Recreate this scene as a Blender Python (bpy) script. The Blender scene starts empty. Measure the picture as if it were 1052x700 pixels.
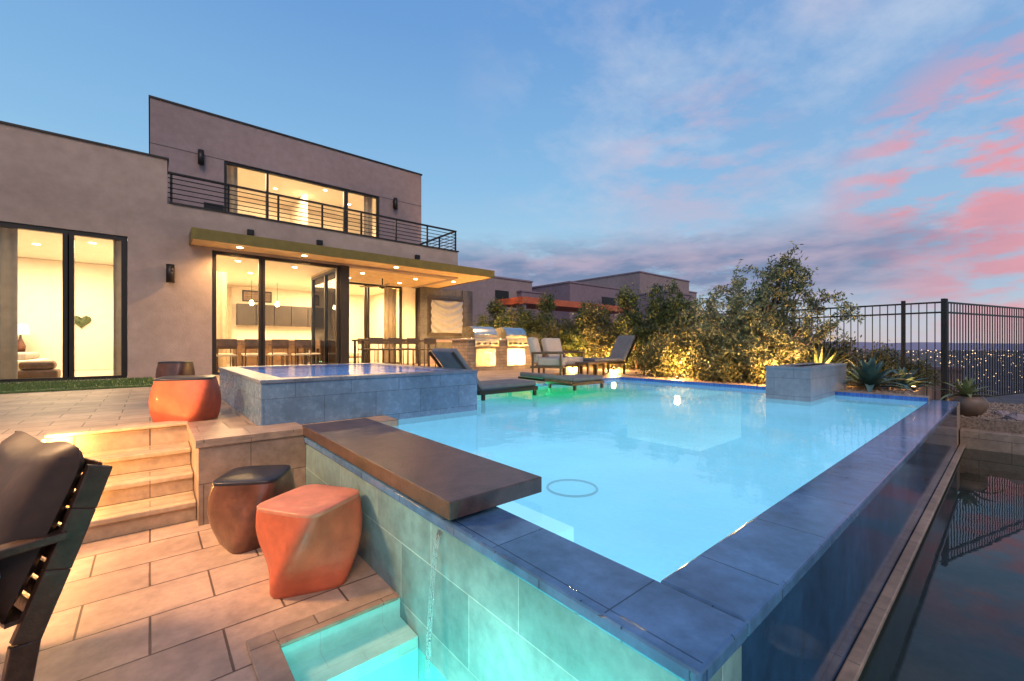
import bpy, math, random
from mathutils import Vector, Matrix
random.seed(11)
R = math.radians
scene = bpy.context.scene
COL = scene.collection

# ------------------------------------------------------------------ materials
def newmat(name):
    m = bpy.data.materials.new(name); m.use_nodes = True
    nt = m.node_tree; nt.nodes.clear()
    out = nt.nodes.new('ShaderNodeOutputMaterial')
    return m, nt, out
def N(nt, t, **kw):
    n = nt.nodes.new(t)
    for k, v in kw.items(): setattr(n, k, v)
    return n
def L(nt, a, b): nt.links.new(a, b)
def M(nt, op, a, b=None, c=None, clamp=False):
    n = nt.nodes.new('ShaderNodeMath'); n.operation = op; n.use_clamp = clamp
    for i, x in enumerate((a, b, c)):
        if x is None: continue
        if isinstance(x, (int, float)): n.inputs[i].default_value = x
        else: nt.links.new(x, n.inputs[i])
    return n.outputs[0]
def mixc(nt, fac, a, b, mode='MIX'):
    n = nt.nodes.new('ShaderNodeMix'); n.data_type = 'RGBA'; n.blend_type = mode
    for s, x in ((n.inputs[0], fac), (n.inputs[6], a), (n.inputs[7], b)):
        if isinstance(x, (int, float)): s.default_value = x
        elif isinstance(x, tuple): s.default_value = (x[0], x[1], x[2], 1)
        else: nt.links.new(x, s)
    return n.outputs[2]
def ramp(nt, fac, stops):
    n = nt.nodes.new('ShaderNodeValToRGB'); cr = n.color_ramp
    while len(cr.elements) < len(stops): cr.elements.new(0.5)
    for e, (p, c) in zip(cr.elements, stops):
        e.position = p; e.color = (c[0], c[1], c[2], 1) if isinstance(c, tuple) else (c, c, c, 1)
    if fac is not None: nt.links.new(fac, n.inputs[0])
    return n.outputs[0]
def noise(nt, vec, scale, detail=4, rough=0.55):
    n = nt.nodes.new('ShaderNodeTexNoise'); n.inputs['Scale'].default_value = scale
    n.inputs['Detail'].default_value = detail; n.inputs['Roughness'].default_value = rough
    if vec is not None: nt.links.new(vec, n.inputs['Vector'])
    return n.outputs['Fac']
def bump(nt, h, strength=0.3, dist=0.01):
    n = nt.nodes.new('ShaderNodeBump'); n.inputs['Strength'].default_value = strength
    n.inputs['Distance'].default_value = dist; nt.links.new(h, n.inputs['Height'])
    return n.outputs[0]

def plain(name, col, rough=0.5, metal=0.0, var=0.15, scale=6.0, bumps=0.15, bscale=60, emit=None, estr=0, spec=0.5, coat=0.0):
    m, nt, out = newmat(name)
    tc = N(nt, 'ShaderNodeTexCoord').outputs['Object']
    f = noise(nt, tc, scale, 4)
    dark = tuple(c * (1 - var) for c in col); lite = tuple(min(1, c * (1 + var)) for c in col)
    c = ramp(nt, f, [(0.3, dark), (0.7, lite)])
    b = N(nt, 'ShaderNodeBsdfPrincipled')
    L(nt, c, b.inputs['Base Color']); b.inputs['Roughness'].default_value = rough
    b.inputs['Metallic'].default_value = metal
    b.inputs['Specular IOR Level'].default_value = spec
    b.inputs['Coat Weight'].default_value = coat
    if bumps > 0:
        f2 = noise(nt, tc, bscale, 2); L(nt, bump(nt, f2, bumps, 0.005), b.inputs['Normal'])
    if emit: b.inputs['Emission Color'].default_value = (*emit, 1); b.inputs['Emission Strength'].default_value = estr
    L(nt, b.outputs[0], out.inputs[0]); return m

def boxvec(nt):
    g = N(nt, 'ShaderNodeNewGeometry')
    p = N(nt, 'ShaderNodeSeparateXYZ'); L(nt, g.outputs['Position'], p.inputs[0])
    n = N(nt, 'ShaderNodeSeparateXYZ'); L(nt, g.outputs['True Normal'], n.inputs[0])
    ax = M(nt, 'ABSOLUTE', n.outputs[0]); ay = M(nt, 'ABSOLUTE', n.outputs[1]); az = M(nt, 'ABSOLUTE', n.outputs[2])
    u = M(nt, 'ADD', M(nt, 'MULTIPLY', p.outputs[0], M(nt, 'ADD', ay, az)), M(nt, 'MULTIPLY', p.outputs[1], ax))
    v = M(nt, 'ADD', M(nt, 'MULTIPLY', p.outputs[2], M(nt, 'ADD', ax, ay)), M(nt, 'MULTIPLY', p.outputs[1], az))
    c = N(nt, 'ShaderNodeCombineXYZ'); L(nt, u, c.inputs[0]); L(nt, v, c.inputs[1])
    return c.outputs[0], g.outputs['Position']

def tiles(name, c1, c2, mortar, w, h, ms=0.008, rough=0.4, off=0.5, bstr=0.6, stain=0.25, shift=(0, 0), emit=None, estr=0, spec=0.5, rvar=0.2):
    m, nt, out = newmat(name)
    v, pos = boxvec(nt)
    mp = N(nt, 'ShaderNodeMapping'); L(nt, v, mp.inputs[0]); mp.inputs['Location'].default_value = (shift[0], shift[1], 0)
    br = N(nt, 'ShaderNodeTexBrick'); L(nt, mp.outputs[0], br.inputs['Vector'])
    br.offset = off; br.inputs['Scale'].default_value = 1; br.inputs['Brick Width'].default_value = w
    br.inputs['Row Height'].default_value = h; br.inputs['Mortar Size'].default_value = ms
    br.inputs['Mortar Smooth'].default_value = 0.3; br.inputs['Bias'].default_value = 0
    br.inputs['Color1'].default_value = (*c1, 1); br.inputs['Color2'].default_value = (*c2, 1); br.inputs['Mortar'].default_value = (*mortar, 1)
    n1 = noise(nt, pos, 2.2, 4, 0.6); n2 = noise(nt, pos, 14, 5, 0.68)
    k = ramp(nt, n1, [(0.3, 1 - stain), (0.72, 1 + stain * 0.6)])
    k2 = ramp(nt, n2, [(0.3, 1 - stain * 0.8), (0.7, 1.1)])
    c = mixc(nt, 1.0, mixc(nt, 1.0, br.outputs['Color'], k, 'MULTIPLY'), k2, 'MULTIPLY')
    b = N(nt, 'ShaderNodeBsdfPrincipled'); L(nt, c, b.inputs['Base Color'])
    r = M(nt, 'ADD', M(nt, 'MULTIPLY', n2, rvar), rough - rvar * 0.5, clamp=True); L(nt, r, b.inputs['Roughness'])
    b.inputs['Specular IOR Level'].default_value = spec
    if bstr > 0:
        hh = M(nt, 'SUBTRACT', M(nt, 'MULTIPLY', noise(nt, pos, 45, 3), 0.25), br.outputs['Fac'])
        L(nt, bump(nt, hh, bstr, 0.006), b.inputs['Normal'])
    if emit:
        b.inputs['Emission Color'].default_value = (*emit, 1); b.inputs['Emission Strength'].default_value = estr
    L(nt, b.outputs[0], out.inputs[0]); return m

def stucco(name, col):
    m, nt, out = newmat(name)
    g = N(nt, 'ShaderNodeNewGeometry').outputs['Position']
    n1 = noise(nt, g, 0.5, 5, 0.6); n2 = noise(nt, g, 5, 4); n3 = noise(nt, g, 45, 3, 0.7)
    c = ramp(nt, n1, [(0.3, tuple(x * 0.84 for x in col)), (0.7, tuple(x * 1.1 for x in col))])
    c = mixc(nt, 1.0, c, ramp(nt, n2, [(0.3, 0.88), (0.7, 1.06)]), 'MULTIPLY')
    b = N(nt, 'ShaderNodeBsdfPrincipled'); L(nt, c, b.inputs['Base Color']); b.inputs['Roughness'].default_value = 0.9
    b.inputs['Specular IOR Level'].default_value = 0.2
    L(nt, bump(nt, n3, 0.5, 0.012), b.inputs['Normal']); L(nt, b.outputs[0], out.inputs[0]); return m

def watermat(name, tint, wave=0.1, wscale=3.0, ior=1.33, rough=0.02, body=None, bodyfac=0.0, scat_glow=None, s0=0.3, s1=0.5, green=None):
    m, nt, out = newmat(name)
    g = N(nt, 'ShaderNodeNewGeometry').outputs['Position']
    h = M(nt, 'ADD', noise(nt, g, wscale, 3, 0.5), M(nt, 'MULTIPLY', noise(nt, g, wscale * 5, 2), 0.15))
    nb = bump(nt, h, wave, 0.05)
    fr = N(nt, 'ShaderNodeFresnel'); fr.inputs[0].default_value = ior
    tr = N(nt, 'ShaderNodeBsdfTransparent'); tr.inputs[0].default_value = (*tint, 1)
    gl = N(nt, 'ShaderNodeBsdfGlossy'); gl.inputs['Roughness'].default_value = rough
    if wave > 0: L(nt, nb, fr.inputs[1]); L(nt, nb, gl.inputs['Normal'])
    base = tr.outputs[0]
    if body:
        df = N(nt, 'ShaderNodeBsdfDiffuse'); df.inputs[0].default_value = (*body, 1)
        mx0 = N(nt, 'ShaderNodeMixShader'); mx0.inputs[0].default_value = bodyfac
        L(nt, tr.outputs[0], mx0.inputs[1]); L(nt, df.outputs[0], mx0.inputs[2]); base = mx0.outputs[0]
    if scat_glow:   # glow put into the colour for light scattered in water, stronger at grazing angles
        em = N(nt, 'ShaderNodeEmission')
        cc = ramp(nt, noise(nt, g, 0.45, 3), [(.35, tuple(x*.84 for x in scat_glow)), (.65, tuple(x*1.12 for x in scat_glow))])
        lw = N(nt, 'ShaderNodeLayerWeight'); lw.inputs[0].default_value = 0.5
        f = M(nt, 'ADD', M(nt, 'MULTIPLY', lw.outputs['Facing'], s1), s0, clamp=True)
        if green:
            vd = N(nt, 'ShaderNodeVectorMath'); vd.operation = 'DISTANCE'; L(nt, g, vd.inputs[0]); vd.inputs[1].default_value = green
            green_glow = ramp(nt, M(nt, 'MULTIPLY', vd.outputs['Value'], .45), [(.2, 1.0), (.85, 0.0)])
            cc = mixc(nt, green_glow, cc, (.04, .95, .38)); f = M(nt, 'ADD', f, M(nt, 'MULTIPLY', green_glow, .5), clamp=True)  # green lamp glow painted into the water colour, fading from one point
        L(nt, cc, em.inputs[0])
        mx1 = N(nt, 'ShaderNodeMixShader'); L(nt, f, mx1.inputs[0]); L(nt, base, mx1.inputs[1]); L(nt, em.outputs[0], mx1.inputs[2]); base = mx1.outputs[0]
    mx = N(nt, 'ShaderNodeMixShader'); L(nt, fr.outputs[0], mx.inputs[0]); L(nt, base, mx.inputs[1]); L(nt, gl.outputs[0], mx.inputs[2])
    L(nt, mx.outputs[0], out.inputs[0]); return m

def leafmat(name, c1, c2, c3):
    m, nt, out = newmat(name)
    g = N(nt, 'ShaderNodeNewGeometry')
    c = ramp(nt, g.outputs['Random Per Island'], [(0.0, c1), (0.6, c2), (1.0, c3)])
    b = N(nt, 'ShaderNodeBsdfPrincipled'); L(nt, c, b.inputs['Base Color']); b.inputs['Roughness'].default_value = 0.5
    L(nt, b.outputs[0], out.inputs[0]); return m

def emitm(name, col, s):
    m, nt, out = newmat(name); e = N(nt, 'ShaderNodeEmission')
    e.inputs[0].default_value = (*col, 1); e.inputs[1].default_value = s; L(nt, e.outputs[0], out.inputs[0]); return m

WARM = (1.0, 0.58, 0.22)
m_stucco = stucco('stucco_tan', (0.365, 0.285, 0.25))
m_stucco2 = stucco('stucco_mauve', (0.31, 0.235, 0.235))
m_stucco3 = stucco('stucco_grey_mauve', (0.26, 0.19, 0.225))
m_white = plain('painted_plaster_interior', (0.78, 0.70, 0.58), 0.8, var=0.05, bumps=0)
m_ceil = plain('soffit_wood', (0.60, 0.43, 0.23), 0.6, var=0.15, bumps=0)
m_floor_in = tiles('interior_floor_tile', (0.5, 0.43, 0.34), (0.55, 0.47, 0.38), (0.3, 0.26, 0.2), 0.9, 0.45, 0.004, 0.25, bstr=0.1, stain=0.08)
m_bronze = plain('dark_bronze_metal', (0.035, 0.028, 0.025), 0.4, 0.6, var=0.1, bumps=0)
m_black = plain('black_metal', (0.018, 0.016, 0.016), 0.45, 0.5, var=0.1, bumps=0)
m_olive = plain('olive_brown_fascia', (0.17, 0.125, 0.025), 0.4, 0.3, var=0.15, bumps=0)
m_wood = plain('dark_walnut_wood', (0.12, 0.065, 0.035), 0.45, var=0.3, scale=9)
m_grey_fab = plain('grey_sling_fabric', (0.13, 0.135, 0.15), 0.85, var=0.15, bumps=0.3, bscale=160)
m_lgrey_fab = plain('light_grey_cushion', (0.42, 0.38, 0.35), 0.9, var=0.08, bumps=0.3, bscale=120)
m_relief = plain('grey_relief', (0.30, 0.30, 0.31), 0.7, var=0.08, bumps=0)
m_cream = plain('cream_fabric', (0.65, 0.58, 0.48), 0.9, var=0.08, bumps=0.2)
m_steel = plain('brushed_stainless', (0.62, 0.58, 0.52), 0.25, 1.0, var=0.08, bumps=0.04, bscale=90)
m_orange = plain('orange_matte_ceramic', (0.50, 0.10, 0.045), 0.5, var=0.25, scale=7, bumps=0.5, bscale=26, coat=0.08)
m_ctop = plain('pale_orange_ceramic_top', (0.54, 0.18, 0.105), 0.5, var=0.18, scale=12, bumps=0.35, bscale=40, coat=0.05)
m_darkcer = plain('dark_bronze_ceramic', (0.13, 0.05, 0.03), 0.32, var=0.45, scale=8, bumps=0.4, bscale=26, coat=0.2)
m_darktop = plain('charcoal_ceramic_top', (0.022, 0.02, 0.024), 0.35, var=0.35, scale=12, bumps=0.2)
m_terra = plain('brown_planter_glaze', (0.16, 0.10, 0.07), 0.5, var=0.2)
m_chairm = plain('bronze_wicker', (0.055, 0.028, 0.018), 0.32, 0.2, var=0.35, scale=20, bumps=0.4, bscale=60)
m_cushbr = plain('brown_leather_cushion', (0.030, 0.015, 0.010), 0.5, var=0.4, scale=7, bumps=0.8, bscale=9, spec=.25)
m_bluepil = plain('blue_grey_pillow', (0.22, 0.36, 0.50), 0.85, var=0.12, bumps=0.3, bscale=120)
m_trunk = plain('grey_brown_bark', (0.24, 0.17, 0.11), 0.9, var=0.35, scale=15, bumps=0.8, bscale=40)
m_olivel = leafmat('olive_leaves', (0.07, 0.09, 0.04), (0.18, 0.18, 0.08), (0.34, 0.30, 0.14))
m_hedgel = leafmat('podocarpus_leaves', (0.02, 0.045, 0.014), (0.08, 0.11, 0.03), (0.19, 0.20, 0.05))
m_shrubl = leafmat('shrub_leaves', (0.04, 0.05, 0.018), (0.12, 0.12, 0.035), (0.24, 0.20, 0.06))
m_agave = plain('agave_leaf', (0.08, 0.15, 0.13), 0.5, var=0.25, scale=5, bumps=0)
m_agave_y = plain('variegated_agave_leaf', (0.20, 0.22, 0.09), 0.5, var=0.3, scale=5, bumps=0)
m_paver = tiles('tan_concrete_paver', (0.60, 0.405, 0.285), (0.44, 0.295, 0.21), (0.15, 0.09, 0.06), 0.52, 0.34, 0.0055, 0.55, bstr=0.9, stain=0.3)
m_paver_up = tiles('upper_paver', (0.46, 0.325, 0.22), (0.34, 0.235, 0.165), (0.13, 0.09, 0.065), 0.46, 0.28, 0.006, 0.5, bstr=0.8, stain=0.3)
m_step = tiles('limestone_step', (0.56, 0.40, 0.25), (0.50, 0.35, 0.22), (0.22, 0.15, 0.1), 0.75, 0.15, 0.004, 0.6, bstr=0.5, stain=0.35)
m_walltile = tiles('grey_wall_tile_teal_lit', (0.16, 0.27, 0.285), (0.23, 0.35, 0.36), (0.45, 0.54, 0.54), 0.62, 0.31, 0.003, 0.42, off=0.5, bstr=0.3, stain=0.4, shift=(0.1, 0.0), spec=.4)  # teal wash from the basin is put into the grey tile colour
m_rettile = tiles('taupe_wall_tile', (0.36, 0.25, 0.175), (0.42, 0.295, 0.21), (0.16, 0.12, 0.09), 0.6, 0.3, 0.004, 0.4, bstr=0.3, stain=0.4)
m_spatile = tiles('blue_grey_slate_tile', (0.115, 0.20, 0.32), (0.155, 0.25, 0.38), (0.07, 0.11, 0.17), 0.50, 0.25, 0.0035, 0.26, bstr=0.25, stain=0.32)
m_trough = tiles('grey_brown_stone_tile', (0.22, 0.235, 0.27), (0.26, 0.27, 0.30), (0.11, 0.12, 0.14), 0.5, 0.25, 0.003, 0.4, bstr=0.3, stain=0.25)
m_coping = tiles('slate_coping', (0.12, 0.16, 0.23), (0.145, 0.19, 0.26), (0.05, 0.06, 0.08), 0.52, 0.52, 0.004, 0.3, off=0.0, bstr=0.3, stain=0.3, shift=(0.02, -0.24))
m_wetcoping = tiles('wet_slate_coping_pool_lit', (0.065, 0.155, 0.31), (0.105, 0.215, 0.39), (0.02, 0.055, 0.12), 0.52, 0.52, 0.003, 0.15, off=0.0, bstr=0.25, stain=0.38, shift=(0.02, -0.24), rvar=.2)  # blue glow of the pool is put into the wet slate's base colour
m_slab = plain('dark_basalt_slab', (0.075, 0.045, 0.038), 0.30, var=0.4, scale=10, bumps=0.35, bscale=120)
m_plaster = tiles('pool_plaster_glow', (0.50, 0.72, 0.80), (0.50, 0.72, 0.80), (0.50, 0.70, 0.75), 3, 3, 0.0, 0.7, bstr=0.0, stain=0.12, emit=(0.20, 0.64, 0.96), estr=0.68, spec=0.1)  # underwater light put into the plaster as emission, no lamps in the pool
m_plasterb = tiles('pool_bench_plaster_glow', (0.65, 0.8, 0.82), (0.65, 0.8, 0.82), (0.50, 0.70, 0.75), 3, 3, 0.0, 0.7, bstr=0.0, stain=0.05, emit=(0.5, 0.9, 1.0), estr=0.95, spec=0.1)  # bench and rim carry a brighter painted glow than the shell
m_plaster2 = tiles('basin_plaster_glow', (0.30, 0.50, 0.47), (0.30, 0.50, 0.47), (0.3, 0.4, 0.4), 0.3, 0.15, 0.003, 0.5, bstr=0.1, stain=0.2, emit=(0.08, 0.70, 0.60), estr=0.25)  # teal light of the basin put into the liner as emission
m_basinfloor = tiles('basin_floor_glow', (0.45, 0.62, 0.58), (0.45, 0.62, 0.58), (0.3, 0.4, 0.4), 3, 3, 0.0, 0.6, bstr=0.0, stain=0.15, emit=(0.12, 0.92, 0.80), estr=3.2)  # floor emission added to spread teal light up the pool wall
m_darkplaster = tiles('dark_basin_plaster', (0.085, 0.10, 0.105), (0.085, 0.10, 0.105), (0.05, 0.05, 0.05), 3, 3, 0.0, 0.6, bstr=0.0, stain=0.3)
m_wettile = tiles('wet_dark_tile', (0.016, 0.062, 0.15), (0.026, 0.085, 0.19), (0.012, 0.02, 0.04), 0.6, 0.6, 0.003, 0.08, bstr=0.15, stain=0.5, rvar=.1, spec=.8)
m_bluetile = tiles('cobalt_waterline_tile', (0.03, 0.09, 0.36), (0.05, 0.14, 0.44), (0.1, 0.2, 0.35), 0.05, 0.05, 0.003, 0.2, off=0, bstr=0.2, stain=0.2)
m_water = watermat('pool_water', (0.85, 0.97, 1.0), 0.10, 2.2, scat_glow=(0.25, 0.71, 1.02), s0=0.24, s1=0.55, green=(5.1, 5.15, -.06))
m_spawater = watermat('spa_water', (0.7, 0.8, 1.0), 0.15, 4, scat_glow=(.22, .34, 1.0), s0=.2, s1=.45)
m_teal = watermat('basin_water', (0.70, 0.98, 0.95), 0.45, 7, scat_glow=(.12, .78, .70), s0=.35, s1=.2)
m_dwater = watermat('dark_basin_water', (0.8, 0.88, 0.88), 0.03, 1.2, ior=1.30)
m_stream = watermat('falling_water', (0.97, 1.0, 1.0), 0.6, 14, rough=0.12, body=(0.8, 0.95, 1.0), bodyfac=0.15)
m_glass = watermat('window_glass', (0.97, 0.97, 0.95), 0.0, 1, 1.35, 0.01)
m_grass = plain('lawn_grass', (0.10, 0.15, 0.04), 0.9, var=0.4, scale=25, bumps=0)
m_gravel = plain('desert_gravel', (0.26, 0.18, 0.13), 0.9, var=0.5, scale=40, bumps=1.0, bscale=50)
m_ground = plain('desert_ground', (0.07, 0.055, 0.06), 0.95, var=0.5, scale=0.05, bumps=0.0)
m_mount = plain('hazy_mountain', (0.26, 0.24, 0.34), 1.0, var=0.1, scale=0.003, bumps=0)
m_redroof = plain('rust_red_roof', (0.50, 0.11, 0.04), 0.6, var=0.15)
m_lamp = emitm('warm_lamp_glow', (1.0, 0.80, 0.50), 22)
m_lampw = emitm('step_lamp_glow', (1.0, 0.62, 0.25), 14)
m_city = emitm('city_light_glow', (1.0, 0.64, 0.34), 3.4)
m_winglow = emitm('lit_window_glow', (1.0, 0.6, 0.25), 1.6)
m_curtain = plain('sheer_curtain', (0.45, 0.36, 0.26), 0.9, var=0.1, bumps=0)
m_cab = plain('dark_kitchen_cabinet', (0.06, 0.045, 0.035), 0.4, var=0.2, bumps=0)
m_stone = tiles('stacked_stone', (0.36, 0.27, 0.2), (0.26, 0.19, 0.15), (0.12, 0.1, 0.08), 0.3, 0.09, 0.006, 0.8, bstr=0.9, stain=0.4)
m_gstone = tiles('dark_grey_stone', (0.13, 0.12, 0.12), (0.10, 0.095, 0.10), (0.04, 0.04, 0.04), 0.6, 0.3, 0.005, 0.6, bstr=0.6, stain=0.4)

# ------------------------------------------------------------------ mesh builder
class MB:
    def __init__(s): s.v = []; s.f = []; s.mi = []; s.sm = []
    def add(s, vs, fs, mi=0, smooth=False):
        o = len(s.v); s.v += [tuple(v) for v in vs]
        for f in fs: s.f.append([i + o for i in f]); s.mi.append(mi); s.sm.append(smooth)
    def box(s, x0, x1, y0, y1, z0, z1, mi=0, mat=None):
        vs = [Vector((x, y, z)) for z in (z0, z1) for y in (y0, y1) for x in (x0, x1)]
        if mat is not None: vs = [mat @ v for v in vs]
        s.add(vs, [(0, 2, 3, 1), (4, 5, 7, 6), (0, 1, 5, 4), (2, 6, 7, 3), (0, 4, 6, 2), (1, 3, 7, 5)], mi); return s
    def tube(s, pts, rad, n=8, mi=0, cap=True):
        pts = [Vector(p) for p in pts]
        if isinstance(rad, (int, float)): rad = [rad] * len(pts)
        o = len(s.v); prev = None
        for i, p in enumerate(pts):
            d = (pts[min(i + 1, len(pts) - 1)] - pts[max(i - 1, 0)])
            if d.length < 1e-9: d = Vector((0, 0, 1))
            d.normalize()
            a = prev if prev is not None else (Vector((1, 0, 0)) if abs(d.x) < 0.9 else Vector((0, 1, 0)))
            a = (a - d * a.dot(d)); a.normalize(); prev = a; b = d.cross(a)
            for k in range(n):
                t = 2 * math.pi * k / n; s.v.append(tuple(p + (a * math.cos(t) + b * math.sin(t)) * rad[i]))
        for i in range(len(pts) - 1):
            for k in range(n):
                k2 = (k + 1) % n
                s.f.append([o + i * n + k, o + i * n + k2, o + (i + 1) * n + k2, o + (i + 1) * n + k]); s.mi.append(mi); s.sm.append(n > 4)
        if cap:
            s.f.append([o + k for k in range(n)][::-1]); s.mi.append(mi); s.sm.append(False)
            e = o + (len(pts) - 1) * n; s.f.append([e + k for k in range(n)]); s.mi.append(mi); s.sm.append(False)
        return s
    def rev(s, prof, n=24, c=(0, 0, 0), mi=0):
        o = len(s.v)
        for r, z in prof:
            for k in range(n):
                t = 2 * math.pi * k / n; s.v.append((c[0] + r * math.cos(t), c[1] + r * math.sin(t), c[2] + z))
        for i in range(len(prof) - 1):
            for k in range(n):
                k2 = (k + 1) % n; s.f.append([o + i * n + k, o + i * n + k2, o + (i + 1) * n + k2, o + (i + 1) * n + k]); s.mi.append(mi); s.sm.append(True)
        return s
    def make(s, name, mats, parent=None, bevel=0, segs=2, world=True):
        vs = s.v
        if parent is not None and world:
            b = parent.matrix_basis.translation.copy(); p = parent.parent
            while p is not None: b += p.matrix_basis.translation; p = p.parent
            vs = [(v[0] - b.x, v[1] - b.y, v[2] - b.z) for v in vs]
        me = bpy.data.meshes.new(name); me.from_pydata(vs, [], s.f)
        if not isinstance(mats, (list, tuple)): mats = [mats]
        for m in mats: me.materials.append(m)
        me.polygons.foreach_set('material_index', s.mi); me.polygons.foreach_set('use_smooth', s.sm); me.update()
        o = bpy.data.objects.new(name, me); COL.objects.link(o)
        if parent is not None: o.parent = parent
        if bevel > 0:
            bm = o.modifiers.new('bevel', 'BEVEL'); bm.width = bevel; bm.segments = segs; bm.limit_method = 'ANGLE'; bm.angle_limit = R(40)
        return o
def thing(name, loc, label, cat, group=None, rz=0):
    e = bpy.data.objects.new(name, None); e.empty_display_size = 0.1; e.location = loc; e.rotation_euler = (0, 0, rz)
    COL.objects.link(e); e['label'] = label; e['category'] = cat
    if group: e['group'] = group
    return e
def single(o, label, cat, group=None):
    o['label'] = label; o['category'] = cat
    if group: o['group'] = group
    return o
def struct(o): o['kind'] = 'structure'; return o
def copy_thing(src, loc, rz=0, label=None, s=1.0):
    def rec(o, par):
        c = o.copy(); COL.objects.link(c)
        if par is not None:
            c.parent = par; c.matrix_parent_inverse = o.matrix_parent_inverse.copy()
        for ch in list(o.children): rec(ch, c)
        return c
    r = rec(src, None); r.location = loc; r.rotation_euler = (0, 0, rz); r.scale = (s, s, s) if not isinstance(s, tuple) else s
    if label: r['label'] = label
    return r
def lamp(name, kind, loc, power, col, size=0.1, rot=None, spot=None, sy=None):
    l = bpy.data.lights.new(name, kind); l.energy = power; l.color = col
    if kind == 'AREA':
        l.size = size
        if sy: l.shape = 'RECTANGLE'; l.size_y = sy
    else: l.shadow_soft_size = size
    if kind == 'SPOT': l.spot_size = spot or R(90); l.spot_blend = 0.6
    o = bpy.data.objects.new(name, l); o.location = loc
    if rot: o.rotation_euler = rot
    COL.objects.link(o); return o

# ------------------------------------------------------------------ terrain
def terr(x, y):
    w = x - 2.0 * y if y > 0 else x + 0.3 * y
    t = min(1, max(0, (w - 12) / 70)); t = t * t * (3 - 2 * t)
    return -1.75 - 30 * t
b = MB()
av = [-3000, -800, -200, -60, -20, -10] + list(range(-5, 30, 5)) + [35, 42, 50, 60, 72, 86, 105, 130, 170, 230, 320, 500, 900, 1800, 4200]; n = len(av)
b.add([(x, y, terr(x, y)) for y in av for x in av], [(j * n + i, j * n + i + 1, (j + 1) * n + i + 1, (j + 1) * n + i) for j in range(n - 1) for i in range(n - 1)], smooth=True)
struct(b.make('ground', m_ground))
b = MB(); K = 90; vs = []
for i in range(K + 1):
    a = R(-25 + 85 * i / K); d = 4000
    h = 8 + 20 * abs(math.sin(i * 0.21)) + 8 * math.sin(i * 0.63 + 1) + random.uniform(-3, 3)
    vs += [(d * math.cos(a), d * math.sin(a), -40), (d * 1.02 * math.cos(a), d * 1.02 * math.sin(a), h)]
b.add(vs, [(2 * i, 2 * i + 2, 2 * i + 3, 2 * i + 1) for i in range(K)])
struct(b.make('hills', m_mount))

# ------------------------------------------------------------------ patios
b = MB()
for bx in [(-8, 0.73, 4.84, 12.1), (0.3, 1.0, 3.9, 4.188), (0.3, 0.73, 4.188, 4.84), (-8, -0.62, 3.9, 4.84),
           (0.73, 12, 7.1, 12.1), (3.01, 12, 6.05, 7.1), (4.05, 12, 12.1, 15.0), (1.0, 1.84, 3.868, 4.188)]:
    b.box(bx[0], bx[1], bx[2], bx[3], -1.8, 0.0)
struct(b.make('patio', m_paver_up))
b = MB()
for bx in [(-8, 0.42, -4, 3.9), (0.42, 1.0, 2.08, 3.85), (-0.62, 0.27, 3.9, 4.0), (0.42, 1.0, -4, -1.0)]:
    b.box(bx[0], bx[1], bx[2], bx[3], -1.8, -0.6)
struct(b.make('patio', m_paver))
b = MB()
for k in range(3):
    b.box(-0.62, 0.268, 4.0 + 0.28 * k, 4.0 + 0.28 * (k + 1), -1.2, -0.49 + 0.15 * k)
    b.box(-0.62, 0.266, 3.965 + 0.28 * k, 4.0 + 0.28 * (k + 1) - 0.002, -0.49 + 0.15 * k, -0.45 + 0.15 * k)
b.box(-0.62, 0.266, 4.805, 4.99, 0.002, 0.03)
st = b.make('stone_steps', m_step, bevel=0.008); single(st, 'pale stone steps climbing from the sunken patio', 'steps')
t = thing('retaining_wall', (0.6, 3.88, -0.6), 'tan tiled retaining wall beside the stone steps', 'wall')
b = MB(); b.box(0.27, 0.997, 3.85, 3.898, -0.6, -0.03); b.box(0.27, 0.298, 3.898, 4.84, -0.6, -0.03); b.make('wall_body', m_rettile, t)
b = MB(); b.box(0.25, 0.998, 3.83, 4.18, 0.002, 0.03); b.box(0.25, 0.5, 4.18, 4.80, 0.002, 0.03); b.box(0.25, 0.997, 3.83, 3.898, -0.028, 0.0015); b.box(0.25, 0.297, 3.9, 4.80, -0.028, 0.0015)
b.make('wall_cap', m_rettile, t, bevel=0.003)
b = MB(); b.box(-8, 0.05, 9.7, 11.7, 0.004, 0.03)
for i in range(9000):
    x = random.uniform(-5, 0.05); y = random.uniform(9.7, 11.7); h = random.uniform(0.03, 0.06); a = random.uniform(0, 6.28)
    dx, dy = 0.006 * math.cos(a), 0.006 * math.sin(a)
    b.add([(x - dx, y - dy, 0.03), (x + dx, y + dy, 0.03), (x + random.uniform(-.02, .02), y + random.uniform(-.02, .02), 0.03 + h)], [(0, 1, 2)])
struct(b.make('lawn', m_grass))

# ------------------------------------------------------------------ planting beds
b = MB(); b.box(8.46, 12, 1.0, 6.045, -1.8, -0.03); b.box(9.16, 12, -6, 0.998, -1.8, -0.35); b.box(8.46, 9.16, 0.5, 0.998, -1.8, -0.12)
struct(b.make('gravel_bed', m_gravel))
b = MB()
def pebble(b, x, y, z, r):
    ph = [(1, 0, 0), (-1, 0, 0), (0, 1, 0), (0, -1, 0), (0, 0, 1), (0, 0, -1)]
    a = random.uniform(0, 3); vs = []
    sx, sy, sz = (random.uniform(.7, 1.3) * r for _ in range(3))
    for p in ph:
        q = Vector((p[0] * sx, p[1] * sy, p[2] * sz * 0.6)); q.rotate(Matrix.Rotation(a, 3, 'Z')); vs.append((x + q.x, y + q.y, z + q.z))
    b.add(vs, [(0, 2, 4), (2, 1, 4), (1, 3, 4), (3, 0, 4), (2, 0, 5), (1, 2, 5), (3, 1, 5), (0, 3, 5)], smooth=False)
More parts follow.
